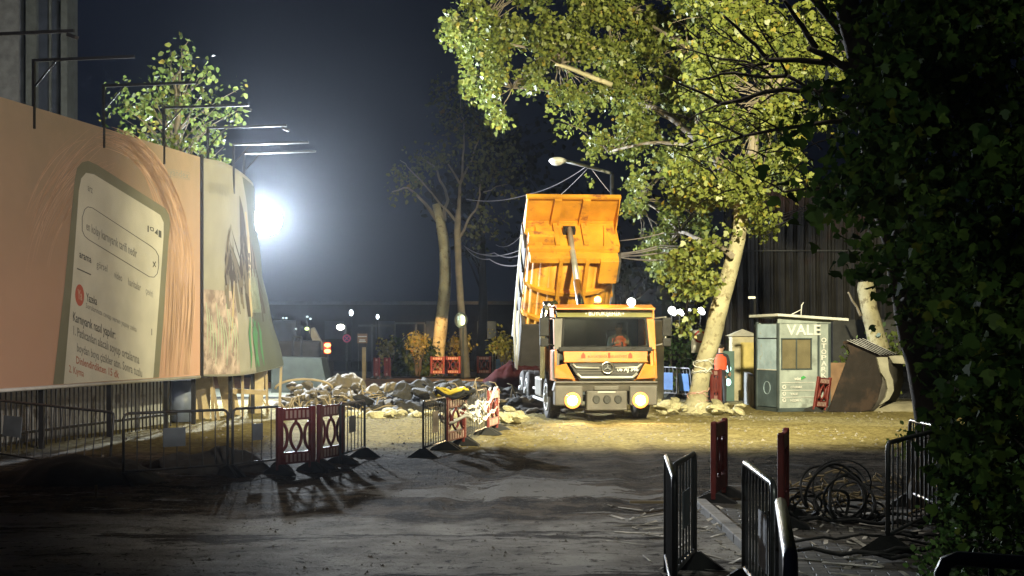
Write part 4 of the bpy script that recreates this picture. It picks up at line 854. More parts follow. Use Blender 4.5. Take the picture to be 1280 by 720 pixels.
# ---------------------------------------------------------------- people
M['skin'] = mat('skin', (.42, .25, .17), .55, var=.08); M['vest'] = mat('orange red work vest', (.65, .09, .03), .7); M['cloth'] = mat('dark work clothes', (.03, .032, .04), .9); M['hair'] = mat('dark hair', (.015, .012, .01), .8)
def person(label, loc, rz, J, vestm='vest', sleeves=True, group=None):
    """J: dict of joints in metres, local; continuous body grown with a skin modifier"""
    t = thing('person', label, 'person', loc, rz, group)
    V = []; R_ = []; E = []
    def v(p, r): V.append(Vector(p)); R_.append(r); return len(V)-1
    pel = v(J['pelvis'], (.15, .11)); wa = v(J['waist'], (.135, .10)); ch = v(J['chest'], (.17, .12)); sh = v(J['neckbase'], (.12, .09)); nk = v(J['neck'], (.058, .06)); hd1 = v(J['head'], (.082, .098)); hd2 = v(Vector(J['head'])+Vector((0, 0, .085)), (.072, .088))
    E += [(pel, wa), (wa, ch), (ch, sh), (sh, nk), (nk, hd1), (hd1, hd2)]
    for s in ('L', 'R'):
        a = v(J['sh'+s], (.065, .065)); e = v(J['el'+s], (.045, .045)); w_ = v(J['wr'+s], (.028, .032)); d = (Vector(J['wr'+s])-Vector(J['el'+s])).normalized()
        E += [(sh, a), (a, e), (e, w_)]; wp = Vector(J['wr'+s]); side = d.cross(Vector((0, 1, .3))).normalized(); dn = side.cross(d).normalized()
        pa = v(wp+d*.06, (.036, .018)); E.append((w_, pa))
        for k, (o_, l_) in enumerate(((-.030, .072), (-.010, .084), (.011, .078), (.030, .062))):
            f1 = v(wp+d*.10+side*o_, (.009, .009)); f2 = v(wp+d*(.10+l_*.5)+side*o_*1.15+dn*.012, (.009, .009)); f3 = v(wp+d*(.10+l_*.85)+side*o_*1.15+dn*.035, (.007, .007)); E += [(pa, f1), (f1, f2), (f2, f3)]
        th1 = v(wp+d*.05+side*-.045+dn*.015, (.011, .011)); th2 = v(wp+d*.085+side*-.062+dn*.03, (.009, .009)); E += [(pa, th1), (th1, th2)]
        h = v(J['hip'+s], (.095, .095)); k_ = v(J['kn'+s], (.062, .062)); an = v(J['an'+s], (.042, .045)); hl = v(Vector(J['an'+s])+Vector((0, .02, -.06)), (.04, .04)); to = v(Vector(J['an'+s])+Vector(J.get('toe', (0, -.17, -.065))), (.042, .028))
        E += [(pel, h), (h, k_), (k_, an), (an, hl), (hl, to)]
    me = bpy.data.meshes.new('body'); me.from_pydata([tuple(q) for q in V], E, []); ob = bpy.data.objects.new('body', me); C.objects.link(ob)
    ob.modifiers.new('s', 'SKIN'); su = ob.modifiers.new('u', 'SUBSURF'); su.levels = 2
    for i, d_ in enumerate(me.skin_vertices[0].data): d_.radius = R_[i]; d_.use_root = (i == 0)
    bpy.context.view_layer.update(); dg = bpy.context.evaluated_depsgraph_get(); m2 = bpy.data.meshes.new_from_object(ob.evaluated_get(dg)); bpy.data.objects.remove(ob)
    m2.name = 'body'; m2.materials.clear(); m2.materials.append(M['skin']); m2.materials.append(M['cloth'])
    hz = J['neck'][2]; H = Vector(J['head'])
    for p in m2.polygons:
        c_ = p.center; hand = min((c_-Vector(J['wrL'])).length, (c_-Vector(J['wrR'])).length) < .02 or any((c_-Vector(J['wr'+s])).dot((Vector(J['wr'+s])-Vector(J['el'+s])).normalized()) > 0 and (c_-Vector(J['wr'+s])).length < .26 for s in 'LR')
        p.material_index = 0 if (c_.z > hz-.01 and (c_-H).length < .28) or hand else 1; p.use_smooth = True
    bm = bmesh.new(); bm.from_mesh(m2); fx = Vector(J.get('face', (0, -1, 0))); 
    def blob(c_, r_):
        k0 = len(bm.verts); q_ = bmesh.ops.create_uvsphere(bm, u_segments=8, v_segments=6, radius=1)['verts']
        for z_ in q_: z_.co = Vector((z_.co.x*r_[0], z_.co.y*r_[1], z_.co.z*r_[2]))+c_
    rt = fx.cross(Vector((0, 0, 1))); up = Vector((0, 0, 1))
    blob(H+fx*.098+up*.028, (.015, .022, .028)); blob(H+fx*.09-up*.028, (.026, .012, .008))
    for s in (-1, 1): blob(H+rt*s*.083+up*.03, (.012, .022, .032)); blob(H+fx*.084+rt*s*.032+up*.05, (.013, .012, .009))
    bm.to_mesh(m2); bm.free(); body = bpy.data.objects.new('body', m2); C.objects.link(body); body.parent = t
    b = MB(); b.sph(H-fx*.016+up*.085, (.088, .100, .080), 16, 10); b.build('hair', M['hair'], t)
    b = MB(); w1, c1, s1 = Vector(J['waist']), Vector(J['chest']), Vector(J['neckbase']); n = 20; vs = []; rows = ((Vector(J['pelvis'])*.6+w1*.4, .19, .145), (w1, .185, .145), (c1, .215, .16), (s1*.6+c1*.4, .205, .14), (s1+Vector((0, 0, .035)), .12, .10))
    for q_, rx_, ry_ in rows:
        for k in range(n): a = 2*PI*k/n; vs.append(q_+Vector((rx_*math.cos(a), ry_*math.sin(a), 0)))
    b.add(vs, [(i*n+k, i*n+(k+1) % n, (i+1)*n+(k+1) % n, (i+1)*n+k) for i in range(len(rows)-1) for k in range(n)], True); b.build(vestm, M['vest'], t)
    return t
stand = dict(pelvis=(0, 0, .93), waist=(0, 0, 1.08), chest=(0, .01, 1.26), neckbase=(0, .01, 1.42), neck=(0, 0, 1.50), head=(0, -.02, 1.60), shL=(.19, 0, 1.40), shR=(-.19, 0, 1.40), elL=(.26, .02, 1.12), elR=(-.26, .02, 1.12), wrL=(.22, -.14, .94), wrR=(-.22, -.14, .94), hipL=(.09, 0, .86), hipR=(-.09, 0, .86), knL=(.11, -.02, .48), knR=(-.12, .0, .48), anL=(.12, .02, .09), anR=(-.14, .04, .09))
qp = G(901, 504.5)
person('worker in an orange red vest standing half hidden behind the lit tree trunk', (qp.x, qp.y, gz(qp.x, qp.y)+.0), PI*.85, stand, 'vest')
sit = dict(pelvis=(0, 0, .0), waist=(0, .02, .15), chest=(0, 0, .33), neckbase=(0, -.02, .48), neck=(0, -.03, .56), head=(0, -.06, .66), shL=(.19, -.01, .46), shR=(-.19, -.01, .46), elL=(.27, -.16, .26), elR=(-.27, -.16, .26), wrL=(.16, -.38, .33), wrR=(-.16, -.38, .33), hipL=(.10, -.05, -.02), hipR=(-.10, -.05, -.02), knL=(.13, -.42, .06), knR=(-.13, -.42, .06), anL=(.13, -.5, -.32), anR=(-.13, -.5, -.32))
qd = Rz @ Vector((.50, 1.12, 0))+hlp
person('driver in an orange vest sitting behind the windscreen of the tipper lorry', (qd.x, qd.y, 1.50+TR.location.z), .099, sit)
b = MB(); cc = Vector((.50, .66, 1.86)); b.tube([cc+Vector((.2*math.cos(a*PI/10), .09*math.sin(a*PI/10), .18*math.sin(a*PI/10))) for a in range(20)], .016, 6, closed=True); b.tube([cc, cc+Vector((0, -.2, -.2))], .025, 6); T(b, 'steering_wheel', 'rubber')
b = MB(); b.box((.50, 1.28, 1.42), (.5, .5, .12)); b.box((.5, 1.50, 1.78), (.48, .12, .75)); b.box((.5, 1.3, 1.2), (.4, .4, .36)); T(b, 'driver_seat', 'cloth', .03)
# ---------------------------------------------------------------- valet kiosk
M['kgrey'] = mat('grey green kiosk panel', (.27, .31, .30), .5, var=.3, vscale=2.5, col2=(.18, .20, .19), c2scale=2, c2thr=.6); M['kdark'] = mat('dark kiosk trim', (.05, .065, .07), .5); M['kroof'] = mat('pale kiosk roof', (.55, .56, .54), .5)
M['kblue'] = mat('dusty blue glass panel', (.44, .58, .70), .25, .1, var=.3, vscale=2, col2=(.45, .5, .5), c2scale=4, c2thr=.62); M['kwin'] = mat('tan blind behind glass', (.15, .13, .08), .25, var=.2); M['kgreen'] = plain('green leaf print', (.05, .30, .08))
q = G(972, 515); K = thing('valet_kiosk', 'small grey green valet parking kiosk with a flat sloping roof and white VALE lettering', 'kiosk', (q.x, q.y, 0), math.radians(20))
W, D, Hh = 1.62, 1.15, 2.36
def kx(px): return (px-972)/66*1.6
def kz(py): return (515-py)/47.5
b = MB(); b.box((W/2, D/2, .05), (W, D, .10)); b.build('floor_slab', M['kdark'], K)
b = MB(); zw0, zw1, xw0, xw1 = 1.12, 1.93, .12, 1.04
for x0, x1, z0, z1 in ((.04, W-.36, .1, zw0), (.04, W-.36, zw1, Hh-.02), (.04, xw0, zw0, zw1), (xw1, W-.36, zw0, zw1)): b.box(((x0+x1)/2, .04, (z0+z1)/2), (x1-x0, .04, z1-z0))
b.box((W/2, D-.03, 1.2), (W-.02, .04, 2.3)); b.box((W-.18, .05, 1.2), (.34, .04, 2.3)); b.box((W-.02, D/2, 1.2), (.04, D-.1, 2.3)); wp = b.build('wall_panel', M['kgrey'], K)
b = MB()
for x, y in ((.03, .03), (W-.03, .03), (W-.37, .03), (.03, D-.03), (W-.03, D-.03)): b.box((x, y, 1.2), (.06, .06, 2.36))
b.build('corner_post', M['kdark'], K)
b = MB(); b.box(((xw0+xw1)/2, .05, (zw0+zw1)/2), (xw1-xw0-.04, .015, zw1-zw0-.04)); wn_ = b.build('window', M['kwin'], K)
b = MB(); 
for x in (xw0+.01, xw1-.01, (xw0+xw1)/2): b.box((x, .015, (zw0+zw1)/2), (.03, .02, zw1-zw0))
for z in (zw0, zw1): b.box(((xw0+xw1)/2, .015, z), (xw1-xw0+.03, .025, .03))
b.build('window_frame', M['kdark'], wn_)
for z0, z1 in ((1.95, 2.32), (1.12, 1.92), (.12, 1.09)):
    b = MB(); b.box((.03, D/2, (z0+z1)/2), (.02, D-.14, z1-z0)); b.build('side_glass', M['kblue'] if z0 > 1 else mat('dark side glass', (.07, .10, .12), .3), K)
b = MB(); b.box((.012, D/2, 1.105), (.02, D-.14, .03)); b.build('side_bar', M['kroof'], K)
b = MB(); vs = [(-.12, -.22, 2.52), (W+.42, -.22, 2.40), (W+.42, D+.15, 2.40), (-.12, D+.15, 2.50)]; b.prism(vs, (0, 0, .07)); b.build('roof', M['kroof'], K, .01)
b = MB(); b.box((W/2, -.0, 2.40), (W, .02, .12)); b.build('fascia', M['kgrey'], K)
ux, uz = (1, 0, 0), (0, 0, 1)
def serif(s, x, z, w_, h): letters('lettering', s, M['white'], K, (x, -.014, z), ux, uz, w_, h, bold=.018)
serif('VALE', .26, 2.03, 1.04, .27)
for i, chh in enumerate('OTOPARK'): serif(chh, W-.30, 1.83-.155*i, .16, .125)
serif('valet', .50, .83, .20, .09)
b = MB(); b.prism([(.70, -.004, .84), (.86, -.004, .90), (.78, -.004, .95), (.70, -.004, .91)], (0, -.006, 0)); b.build('leaf_logo', M['kgreen'], K)
b = MB()
for z in (.77, .56, .38): b.box((.62, -.002+.0, z), (1.0, .012, .012))
b.build('rule_line', M['white'], K)
for z, s in ((.62, 'OTOPARK'), (.44, 'VALE'), (.27, 'HİZMETİ')):
    serif(s, .38, z, .36 if s != 'VALE' else .22, .06); b = MB(); b.ring((.20, .005, z+.035), .035, .055, (0, -1, 0), .012, 12); b.build('icon', M['white'], K)
b = MB(); b.ring((.018, D/2, .62), .16, .175, (-1, 0, 0), .01, 24); b.build('side_logo', M['kblue'], K)
b = MB(); b.tube([(.5, .4, 2.5), (.85, .4, 2.66), (1.0, .45, 2.72)], .015, 5); b.tube([(.95, .4, 2.48), (.97, .4, 2.82), (1.03, .4, 2.9)], .015, 5); b.build('roof_antenna', M['white'], K)
r = thing('camera_pole', 'thin dark pole with a small camera on top, left of the kiosk', 'pole', (P(946, 505, 38.6).x, 38.9, 0)); b = MB(); b.tube([(0, 0, 0), (0, 0, 3.05)], .035, 8); b.build('pole', M['black_metal'], r)
b = MB(); b.box((-.09, -.02, 3.05), (.2, .08, .07)); b.build('camera_housing', M['white'], r, .01)
plastic((P(1016, 505, 37.3).x, 37.3, 0), (P(1030, 505, 37.7).x+.12, 37.9, 0), 'red plastic barrier leaning against the right side of the valet kiosk', h=.95).rotation_euler = (.12, .07, .9)
# low walls, gate pillar, sign, fences behind the lit tree
M['beige'] = mat('beige render', (.42, .38, .26), .8); M['ydoor'] = mat('yellow door', (.50, .40, .13), .6); M['wallgrey'] = mat('weathered wall', (.26, .27, .26), .85, var=.35, col2=(.13, .12, .11)); M['brownwall'] = mat('brown clad wall', (.22, .13, .075), .75, var=.3)
q = P(931, 490, 44); r = thing('gate_cabin', 'narrow beige gate cabin with a yellow door and a low pyramid cap', 'cabin', (q.x, 44, 0)); b = MB(); b.box((0, .45, 1.0), (.78, .9, 2.0)); b.build('wall', M['beige'], r); b = MB(); b.box((.08, -.012, .95), (.42, .03, 1.7)); b.build('door', M['ydoor'], r)
b = MB(); z = 2.0; b.add([(-.48, -.1, z), (.48, -.1, z), (.48, 1, z), (-.48, 1, z), (0, .45, z+.22)], [(0, 1, 4), (1, 2, 4), (2, 3, 4), (3, 0, 4), (3, 2, 1, 0)]); b.build('roof', M['beige'], r)
a, c = P(929, 500, 42), P(952, 500, 38.8); b = MB(); b.prism([(a.x, 42, 0), (c.x-.1, 39.3, 0), (c.x-.1, 39.3, .85), (a.x, 42, .95)], (.15, .03, 0)); tag(b.build('low_wall', M['wallgrey']), 'low grey wall between the gate cabin and the kiosk', 'wall')
a, c = P(1020, 500, 40.5), P(1060, 500, 40.5); b = MB(); b.box(((a.x+c.x)/2, 40.5, .62), (c.x-a.x, .2, 1.24)); ww = tag(b.build('brown_wall', M['brownwall']), 'brown clad wall right of the kiosk', 'wall')
b = MB(); b.box((9.15, 48, .28), (4.2, 2.5, .5)); 
a, c = P(812, 500, 45), P(826, 500, 45); b = MB(); b.box(((a.x+c.x)/2-.06, 45, 1.25), (.62, .5, 2.5)); tag(b.build('gate_pillar', M['beige'], None, .03), 'beige gate pillar beside the right side of the lorry', 'pillar')
b = MB(); q = P(878, 430, 43); r = thing('traffic_sign', 'white board with a red ring partly behind the lit tree trunk', 'sign', (P(873, 430, 41).x, 41, 0)); b.tube([(0, 0, 0), (0, 0, 2.2)], .03); b.build('pole', M['dark_steel'], r)
b = MB(); b.box((.0, -.04, 1.85), (.42, .02, .66)); bo = b.build('board', M['white'], r); b = MB(); b.ring((.05, -.055, 1.98), .13, .18, (0, -1, 0), .006); b.build('red_ring', M['tape_red'], bo)
blu = mat('blue painted steel', (.05, .10, .30), .5); M['blue'] = blu; M['bluep'] = mat('blue plate', (.10, .20, .42), .5)
for p0, p1, Yf, lab in ((822, 846, 46, 'grey crowd barrier with a blue plate nearest the lorry, behind the lit tree'), (849, 866, 45, 'leaning crowd barrier with a blue plate close to the lit tree trunk'), (616, 634, 72, 'crowd barrier with a blue plate left of the raised lorry body'), (634, 652, 70, 'blue crowd barrier hidden partly by the lorry body')):
    a, c = P(p0, 480, Yf), P(p1, 480, Yf-.6); barrier((a.x, Yf, 0), (c.x, Yf-.6, 0), lab, h=1.0 if Yf < 60 else 1.2, step=.14, plate=(.5, .55, .5, .55), pm='bluep', m='plate_pale', base=0 if Yf < 60 else 0, group='crowd barriers with blue plates', lean=.12 if p0 == 849 else 0)
for p0, p1, Yf, mm, lab in ((888, 899, 41, 'red_plastic', 'red and white plastic barrier right behind the lit tree trunk'), (538, 555, 70, 'red_plastic', 'red plastic barrier at the foot of the thicker bare tree'), (557, 575, 70.6, 'dull_red', 'dark red plastic barrier between the two bare trees'), (596, 613, 71, 'red_plastic', 'red plastic barrier right of the round mirror pole'), (467, 474, 66, 'red_plastic', 'left one of the two red bollard barriers by the dark hedge'), (480, 487, 66, 'red_plastic', 'right one of the two red bollard barriers by the dark hedge')):
    a, c = P(p0, 480, Yf), P(p1, 480, Yf); plastic((a.x, Yf, 0), (c.x+.05, Yf-.2, 0), lab, h=1.0 if Yf > 60 else 1.05, m=mm, base=.0)
q = P(909, 465, 42.5); r = thing('warning_panel', 'dark greenish panel with two bright lamps behind the tree trunk', 'panel', (q.x, 42.5, 0)); b = MB(); b.box((0, 0, .8), (.42, .05, 1.5)); b.build('board', mat('teal mesh board', (.06, .12, .11), .6), r)
for z in (1.02, .62): b = MB(); b.sph((.02, -.05, z), (.09, .04, .11)); b.build('lamp', emis('pale lit lamp', (.55, .95, .9), 2.2), r)
b = MB(); b.tube([(-1.1, 0, 0), (-.9, .1, 1.2)], .02, 6); 
# tape wound round the lit trunk is added with the tree
# ---------------------------------------------------------------- rock bucket
M['buck'] = mat('rusty brown steel', (.012, .008, .007), .6, .3, var=.35, col2=(.034, .02, .014), bump=.3, bscale=6); M['buckp'] = mat('pale bucket bracket paint', (.22, .21, .165), .6)
q = G(1033, 515.5); YB = q.y; BK = thing('excavator_bucket', 'large rusty brown excavator bucket lying mouth down with a barred top', 'bucket', (q.x, YB, 0), .08)
S = YB/F
def bk_(px, py, y): return ((px-1033)*S, y, (516-py)*S)
side_ = [(1033, 515), (1036, 513), (1063, 441), (1059, 430), (1098, 446), (1104, 478), (1099, 500), (1091, 513), (1070, 516)]
b = MB(); b.prism([bk_(x, y, .0) for x, y in side_], (0, .05, 0)); b.build('near_cheek', M['buck'], BK)
b = MB(); b.prism([bk_(x+40, y-3, .95) for x, y in side_], (0, .05, 0)); b.build('far_cheek', M['buck'], BK)
b = MB(); bkp = [(1098, 447), (1103, 460), (1105, 478), (1100, 498), (1091, 512), (1070, 515)]; vs = []
for x, y in bkp: vs += [bk_(x, y, .05), bk_(x+42, y-3, .98)]
b.add(vs, [(2*i, 2*i+1, 2*i+3, 2*i+2) for i in range(len(bkp)-1)], True); sl = b.build('shell', M['chas'], BK); sd = sl.modifiers.new('Solidify', 'SOLIDIFY'); sd.thickness = .05
b = MB(); b.prism([bk_(x, y, -.10) for x, y in ((1096, 447), (1110, 447), (1112, 464), (1117, 476), (1118, 489), (1112, 500), (1100, 507), (1107, 498), (1110, 487), (1108, 476), (1101, 466))], (0, .10, 0)); b.build('hinge_bracket', M['buckp'], BK, .01)
b = MB(); b.prism([bk_(x, y, .3) for x, y in ((1118, 446), (1136, 445), (1140, 456), (1124, 455))], (0, .3, 0)); b.build('hinge_bracket', M['buckp'], BK, .01)
for k in range(6):
    b = MB(); b.tube([bk_(1060+6.4*k, 428-.4*k, .15*k+.05), bk_(1104+6.4*k, 447-.2*k, .15*k+.05)], .009, 6); b.v = [(x, y, z+.05) for x, y, z in b.v]; b.build('top_bar', M['plate_pale'], BK)
b = MB(); b.prism([bk_(1057, 429, 0), bk_(1101, 448, 0), bk_(1141, 446, .95), bk_(1096, 426, .95)], (0, 0, .03)); b.build('top_plate', mat('black rusted plate', (.006, .005, .005), .95, spec=0), BK)
b = MB(); b.tube([bk_(1056, 429, -.02), bk_(1096, 425, .95)], .05, 8); b.tube([bk_(1101, 448, -.02), bk_(1141, 446, .95)], .05, 8); b.build('bar_frame', M['buck'], BK)
for k in range(3): b = MB(); b.prism([bk_(1060+3*k, 432, .1+.3*k), bk_(1072+3*k, 437, .1+.3*k), bk_(1070+3*k, 443, .1+.3*k)], (0, .12, 0)); b.build('tooth', M['buckp'], BK)
a, c = P(1075, 515, 38), P(1160, 515, 38.5); hs = heapmesh('sand_sheet', (a.x+c.x)/2+.2, 37.9, 1.4, .9, .28, mat('dusty pale sand', (.22, .20, .14), .9), 31, 24, .2); tag(hs, 'pale low heap behind and right of the rusty bucket', 'heap')
# ---------------------------------------------------------------- street lamp and cables
SL = thing('street_lamp', 'tall unlit street lamp reaching left above the raised lorry body', 'street lamp', (P(765, 400, 45).x, 45, 0)); ps = SL.location
b = MB(); b.tube([(0, 0, 0), (0, 0, P(0, 216, 45).z)], [.11, .065], 10); b.build('pole', M['dark_steel'], SL)
b = MB(); b.tube([Vector(P(765, 217, 45))-ps, Vector(P(752, 213, 45))-ps, Vector(P(730, 207, 44.8))-ps, Vector(P(706, 201, 44.6))-ps], .055, 8); b.build('arm', mat('galvanised arm', (.3, .31, .3), .5, .4), SL)
b = MB(); hq = Vector(P(697, 201, 44.5))-ps; b.sph(hq, (.28, .14, .12)); b.build('lamp_head', M['white'], SL)
b = MB(); b.sph(hq+Vector((-.03, -.02, -.06)), (.20, .12, .10)); b.build('lamp_glass', mat('clouded lamp glass', (.5, .5, .48), .2), SL)
M['wire'] = mat('pale overhead cable', (.28, .26, .28), .5)
def cable(pts, lab, r=.022, m='wire'):
    p = [P(*q) for q in pts]; out = []; n = 14
    for i in range(len(p)-1):
        for k in range(n):
            t = k/n; a, c = p[i], p[i+1]; q = a.lerp(c, t); q.z -= .018*(a-c).length*4*t*(1-t); out.append(q)
    out.append(p[-1]); b = MB(); b.tube(out, r*.7, 5); tag(b.build('overhead_cable', M[m]), lab, 'cable', 'overhead cables')
cable([(733, 208, 45), (660, 243, 52), (583, 249, 60)], 'overhead cable swooping left from the street lamp arm')
cable([(735, 210, 45), (698, 246, 46)], 'steep thin cable from the street lamp arm down behind the load body', .014)
cable([(738, 209, 45), (762, 240, 45)], 'short stay from the street lamp arm to its own pole', .014)
cable([(580, 307, 66), (656, 310, 46)], 'top one of the straight cables left of the load body', .02)
cable([(580, 307, 66), (618, 316, 55), (656, 316, 46)], 'middle one of the cables left of the load body', .02)
cable([(580, 307, 66), (612, 324, 55), (656, 329, 46)], 'lowest sagging cable left of the load body', .03)
cable([(620, 306, 60), (656, 289, 46)], 'faint cable rising to the middle of the load body', .012)
cable([(774, 301, 39.6), (830, 291, 38)], 'highest cable right of the load body', .02)
for k, lab in enumerate(('upper one of the bundled cables running right to the sheeted building', 'second of the bundled cables running right to the sheeted building', 'third of the bundled cables running right to the sheeted building', 'lowest of the bundled cables running right to the sheeted building')):
    cable([(774, 317+k*1.5, 39.6), (825, (307, 310, 316, 325)[k], 38), (935, (277, 281, 286, 291)[k], 54), (1016, (254, 256, 259, 262)[k], 58)], lab, .030)
# the glaring floodlight on its mast
q = FL; r = thing('floodlight', 'glaring white floodlight on a mast beside the banner', 'floodlight', (q.x, q.y+.25, 0)); b = MB(); b.tube([(-.85, .15, 0), (-.85, .15, q.z)], [.05, .035], 8); b.tube([(-.85, .15, q.z), (0, .15, q.z)], .03, 6); b.build('mast', M['black_metal'], r)
b = MB(); b.tube([(0, .14, q.z), (0, -.12, q.z)], [.30, .49], 24); b.build('reflector', M['dark_steel'], r); b = MB(); b.sph((0, -.10, q.z), (.48, .30, .48), 24, 12); b.build('lens', emis('glaring lamp glass', (.93, .97, 1), 60), r)
# ---------------------------------------------------------------- background structures
M['bpale'] = mat('pale building panel', (.10, .10, .105), .8); M['bdark'] = mat('dark facade glass', (.03, .035, .05), .3); M['bgrey'] = mat('grey facade fin', (.06, .065, .065), .7)
Yb = 58; bx = lambda px: P(px, 0, Yb).x; r = thing('office_building', 'tall pale and dark building edge behind the hoarding at the upper left', 'building', (bx(40), Yb, 0))
for p0, p1, mm, nm, dy in ((-260, 20, 'bpale', 'facade_panel', 0), (20, 30, 'bdark', 'window_strip', .2), (30, 43, 'bgrey', 'facade_fin', -.1), (43, 57, 'bdark', 'window_strip', .2), (57, 59.5, 'bgrey', 'mullion', .1), (59.5, 74, 'bdark', 'window_strip', .25), (74, 82, 'bgrey', 'facade_fin', -.1)):
    b = MB(); b.box(((bx(p0)+bx(p1))/2-bx(40), 1+dy, 13), (bx(p1)-bx(p0), 1.4, 26)); b.build(nm, M[mm], r)
# sheeted building on the right
M['sheetc'] = mat('dark hanging sheeting', (.030, .028, .027), .8, var=.6, vscale=.8, col2=(.05, .026, .024), c2scale=.35, c2thr=.6); Yb = 62; vs = []; fs = []; n = 220
for i in range(n+1):
    x = P(905, 0, Yb).x+i*(7.6/n); d = .22*math.sin(i*.42+1.5*math.sin(i*.07))+.1*math.sin(i*1.3)
    for z, k in ((0, .6), (3.0, .8), (5.6, .3), (5.75, .2), (8.8, .7)): vs.append((x, Yb+d*k, z))
for i in range(n):
    for k in range(4): a = i*5+k; fs.append((a, a+5, a+6, a+1))
r = thing('sheeted_building', 'dark building draped in hanging sheets right of the lit tree', 'building', (0, 0, 0)); sh = meshobj('hanging_sheet', vs, fs, M['sheetc'], r, True); sd = sh.modifiers.new('Solidify', 'SOLIDIFY'); sd.thickness = .03
b = MB(); b.box((P(905, 0, Yb).x+3.8, Yb+3.5, 4.2), (7.4, 6, 8.4)); b.build('wall', M['bdark'], r); b = MB(); b.box((P(905, 0, Yb).x+3.8, Yb-.3, 5.7), (7.6, .06, .06)); b.build('scaffold_tube', M['dark_steel'], r)
a, c = P(1040, 400, 52), P(1125, 400, 52); b = MB(); b.box(((a.x+c.x)/2, 52, 1.3), (c.x-a.x, .3, 2.6+.0)); tag(b.build('garden_wall', mat('shaded grey wall', (.06, .06, .058), .85)), 'grey wall behind the bucket and the pale tree trunk', 'wall')
# pergola shelter far left, site block, excavator, small signs
r = thing('pergola', 'thin white framed shelter behind the dark hedge', 'shelter', (P(490, 450, 76).x, 76, 0)); X0 = r.location.x
for px in (465, 493, 520, 531): b = MB(); b.box((P(px, 0, 76).x-X0, 0, P(0, 405, 76).z/2), (.10, .10, P(0, 405, 76).z)); b.build('post', M['bgrey'], r)
for p0, p1, py in ((448, 493, 407), (493, 531, 404), (538, 548, 403)): b = MB(); b.box(((P(p0, 0, 76).x+P(p1, 0, 76).x)/2-X0, 0, P(0, py, 76).z), (P(p1, 0, 76).x-P(p0, 0, 76).x, .12, .10)); b.build('beam', M['bgrey'], r)
q = P(353, 482, 50); c = P(411, 482, 50); b = MB(); b.prism([(q.x-.4, 50, 0), (c.x, 50, 0), (c.x-.28, 50, 1.22), (q.x-.4, 50, 1.28)], (0, 1.6, 0)); tag(fixn(b.build('site_container', mat('stained green grey panel', (.035, .042, .034), .8, var=.3), None, .02)), 'grey green open site container behind the banner corner', 'container')
EX = thing('excavator', 'distant dark excavator with a beige boom and small work lamps beyond the container', 'excavator', (P(373, 450, 62).x, 62, 0)); Xe = EX.location
def pe(px, py, dy=0.): return P(px, py, 62+dy)-Xe
b = MB(); b.box((0, .8, .45), (2.6, 2.6, .9)); b.build('tracks', M['rubber'], EX, .1); b = MB(); b.box((-.2, .8, 1.35), (2.4, 2.2, .9)); b.build('house', M['chas'], EX, .1)
b = MB(); b.box((-.55, .4, 2.15), (1.0, 1.3, 1.1)); cb = b.build('cab', M['bdark'], EX, .05); b = MB()
for px in (366, 377): b.tube([pe(px, 448, -.3), pe(px, 421, -.3)], .06, 6)
b.tube([pe(366, 421, -.3), pe(377, 421, -.3)], .06, 6); b.build('guard_frame', M['bgrey'], cb)
b = MB(); b.prism([pe(385, 412), pe(392, 409), pe(402, 428), pe(404, 438), pe(395, 437), pe(391, 427)], (0, .4, 0)); fixn(b.build('boom', mat('beige boom paint', (.35, .30, .2), .6), EX, .02))
b = MB(); b.tube([pe(357, 448), pe(357, 420)], .04, 6); b.tube([pe(385, 448), pe(385, 428)], .04, 6); b.build('ram', M['bgrey'], EX)
for px, py, s in ((354, 397.5, .06), (358, 397.5, .06), (384, 396, .07), (388, 398.5, .07), (370, 411, .06), (383.5, 411, .13)):
    b = MB(); b.sph(pe(px, py, -.4), (s*.8, s*.6, s*.6)); b.build('work_lamp', emis('distant white lamp', (.8, .95, 1) if px != 383.5 else (.8, 1, .45), 1.4), EX)
    b = MB(); b.tube([pe(px, py), pe(px, 440)], .02, 4); b.build('lamp_stem', M['black_metal'], EX)
q = P(409, 435, 60); r = thing('signal_lamp', 'small glowing red signal right of the excavator boom', 'signal', (q.x, 60, 0)); b = MB(); b.tube([(0, 0, 0), (0, 0, q.z+.3)], .05, 6); b.build('pole', M['black_metal'], r); b = MB(); b.box((0, 0, q.z), (.3, .2, .5)); b.build('housing', mat('glowing red housing', (.4, .03, .02), .6, emit=(1, .05, .02), estr=.35), r, .04)  # housing emits red too, carrying the glow of its lenses
for dz in (.12, -.13): b = MB(); b.sph((.03, -.12, q.z+dz), (.14, .05, .09)); b.build('lens', emis('lit red amber lens', (1, .32, .08), 7), r)
q = P(427, 409, 78); r = thing('street_lamp', 'small lit street lamp beside the round no-stopping sign', 'street lamp', (P(433, 440, 78).x, 78, 0)); b = MB(); xx_ = q.x-r.location.x; b.tube([(0, 0, 0), (0, 0, q.z-.2), (-.05, 0, q.z+.1), (xx_, 0, q.z+.12)], .05, 6); b.build('pole', M['bgrey'], r)
b = MB(); b.sph((xx_-.05, -.05, q.z), (.22, .15, .16)); b.build('lamp_head', emis('lit street lamp glass', (1, .93, .8), 12), r)
q = P(435, 423, 77); r = thing('round_sign', 'round no-stopping sign with a pink ring and cross near the small lit street lamp', 'sign', (q.x, 76.5, 0)); b = MB(); b.tube([(0, 0, 0), (0, 0, q.z)], .035, 6); b.build('pole', M['bgrey'], r)
b = MB(); b.cyl((0, -.05, q.z), (0, -.07, q.z), .20, n=20); ds = b.build('disc', mat('sign blue', (.05, .06, .2), .5), r); b = MB(); b.ring((0, -.075, q.z), .155, .225, (0, -1, 0), .01)
for a in (PI/4, -PI/4): b.box((0, -.08, q.z), (.34, .01, .045), ry=a)
b.build('ring_and_cross', mat('pink red with faint glow', (.55, .10, .25), .5, emit=(.6, .1, .25), estr=.02), ds)  # ring and cross given a faint glow of their own
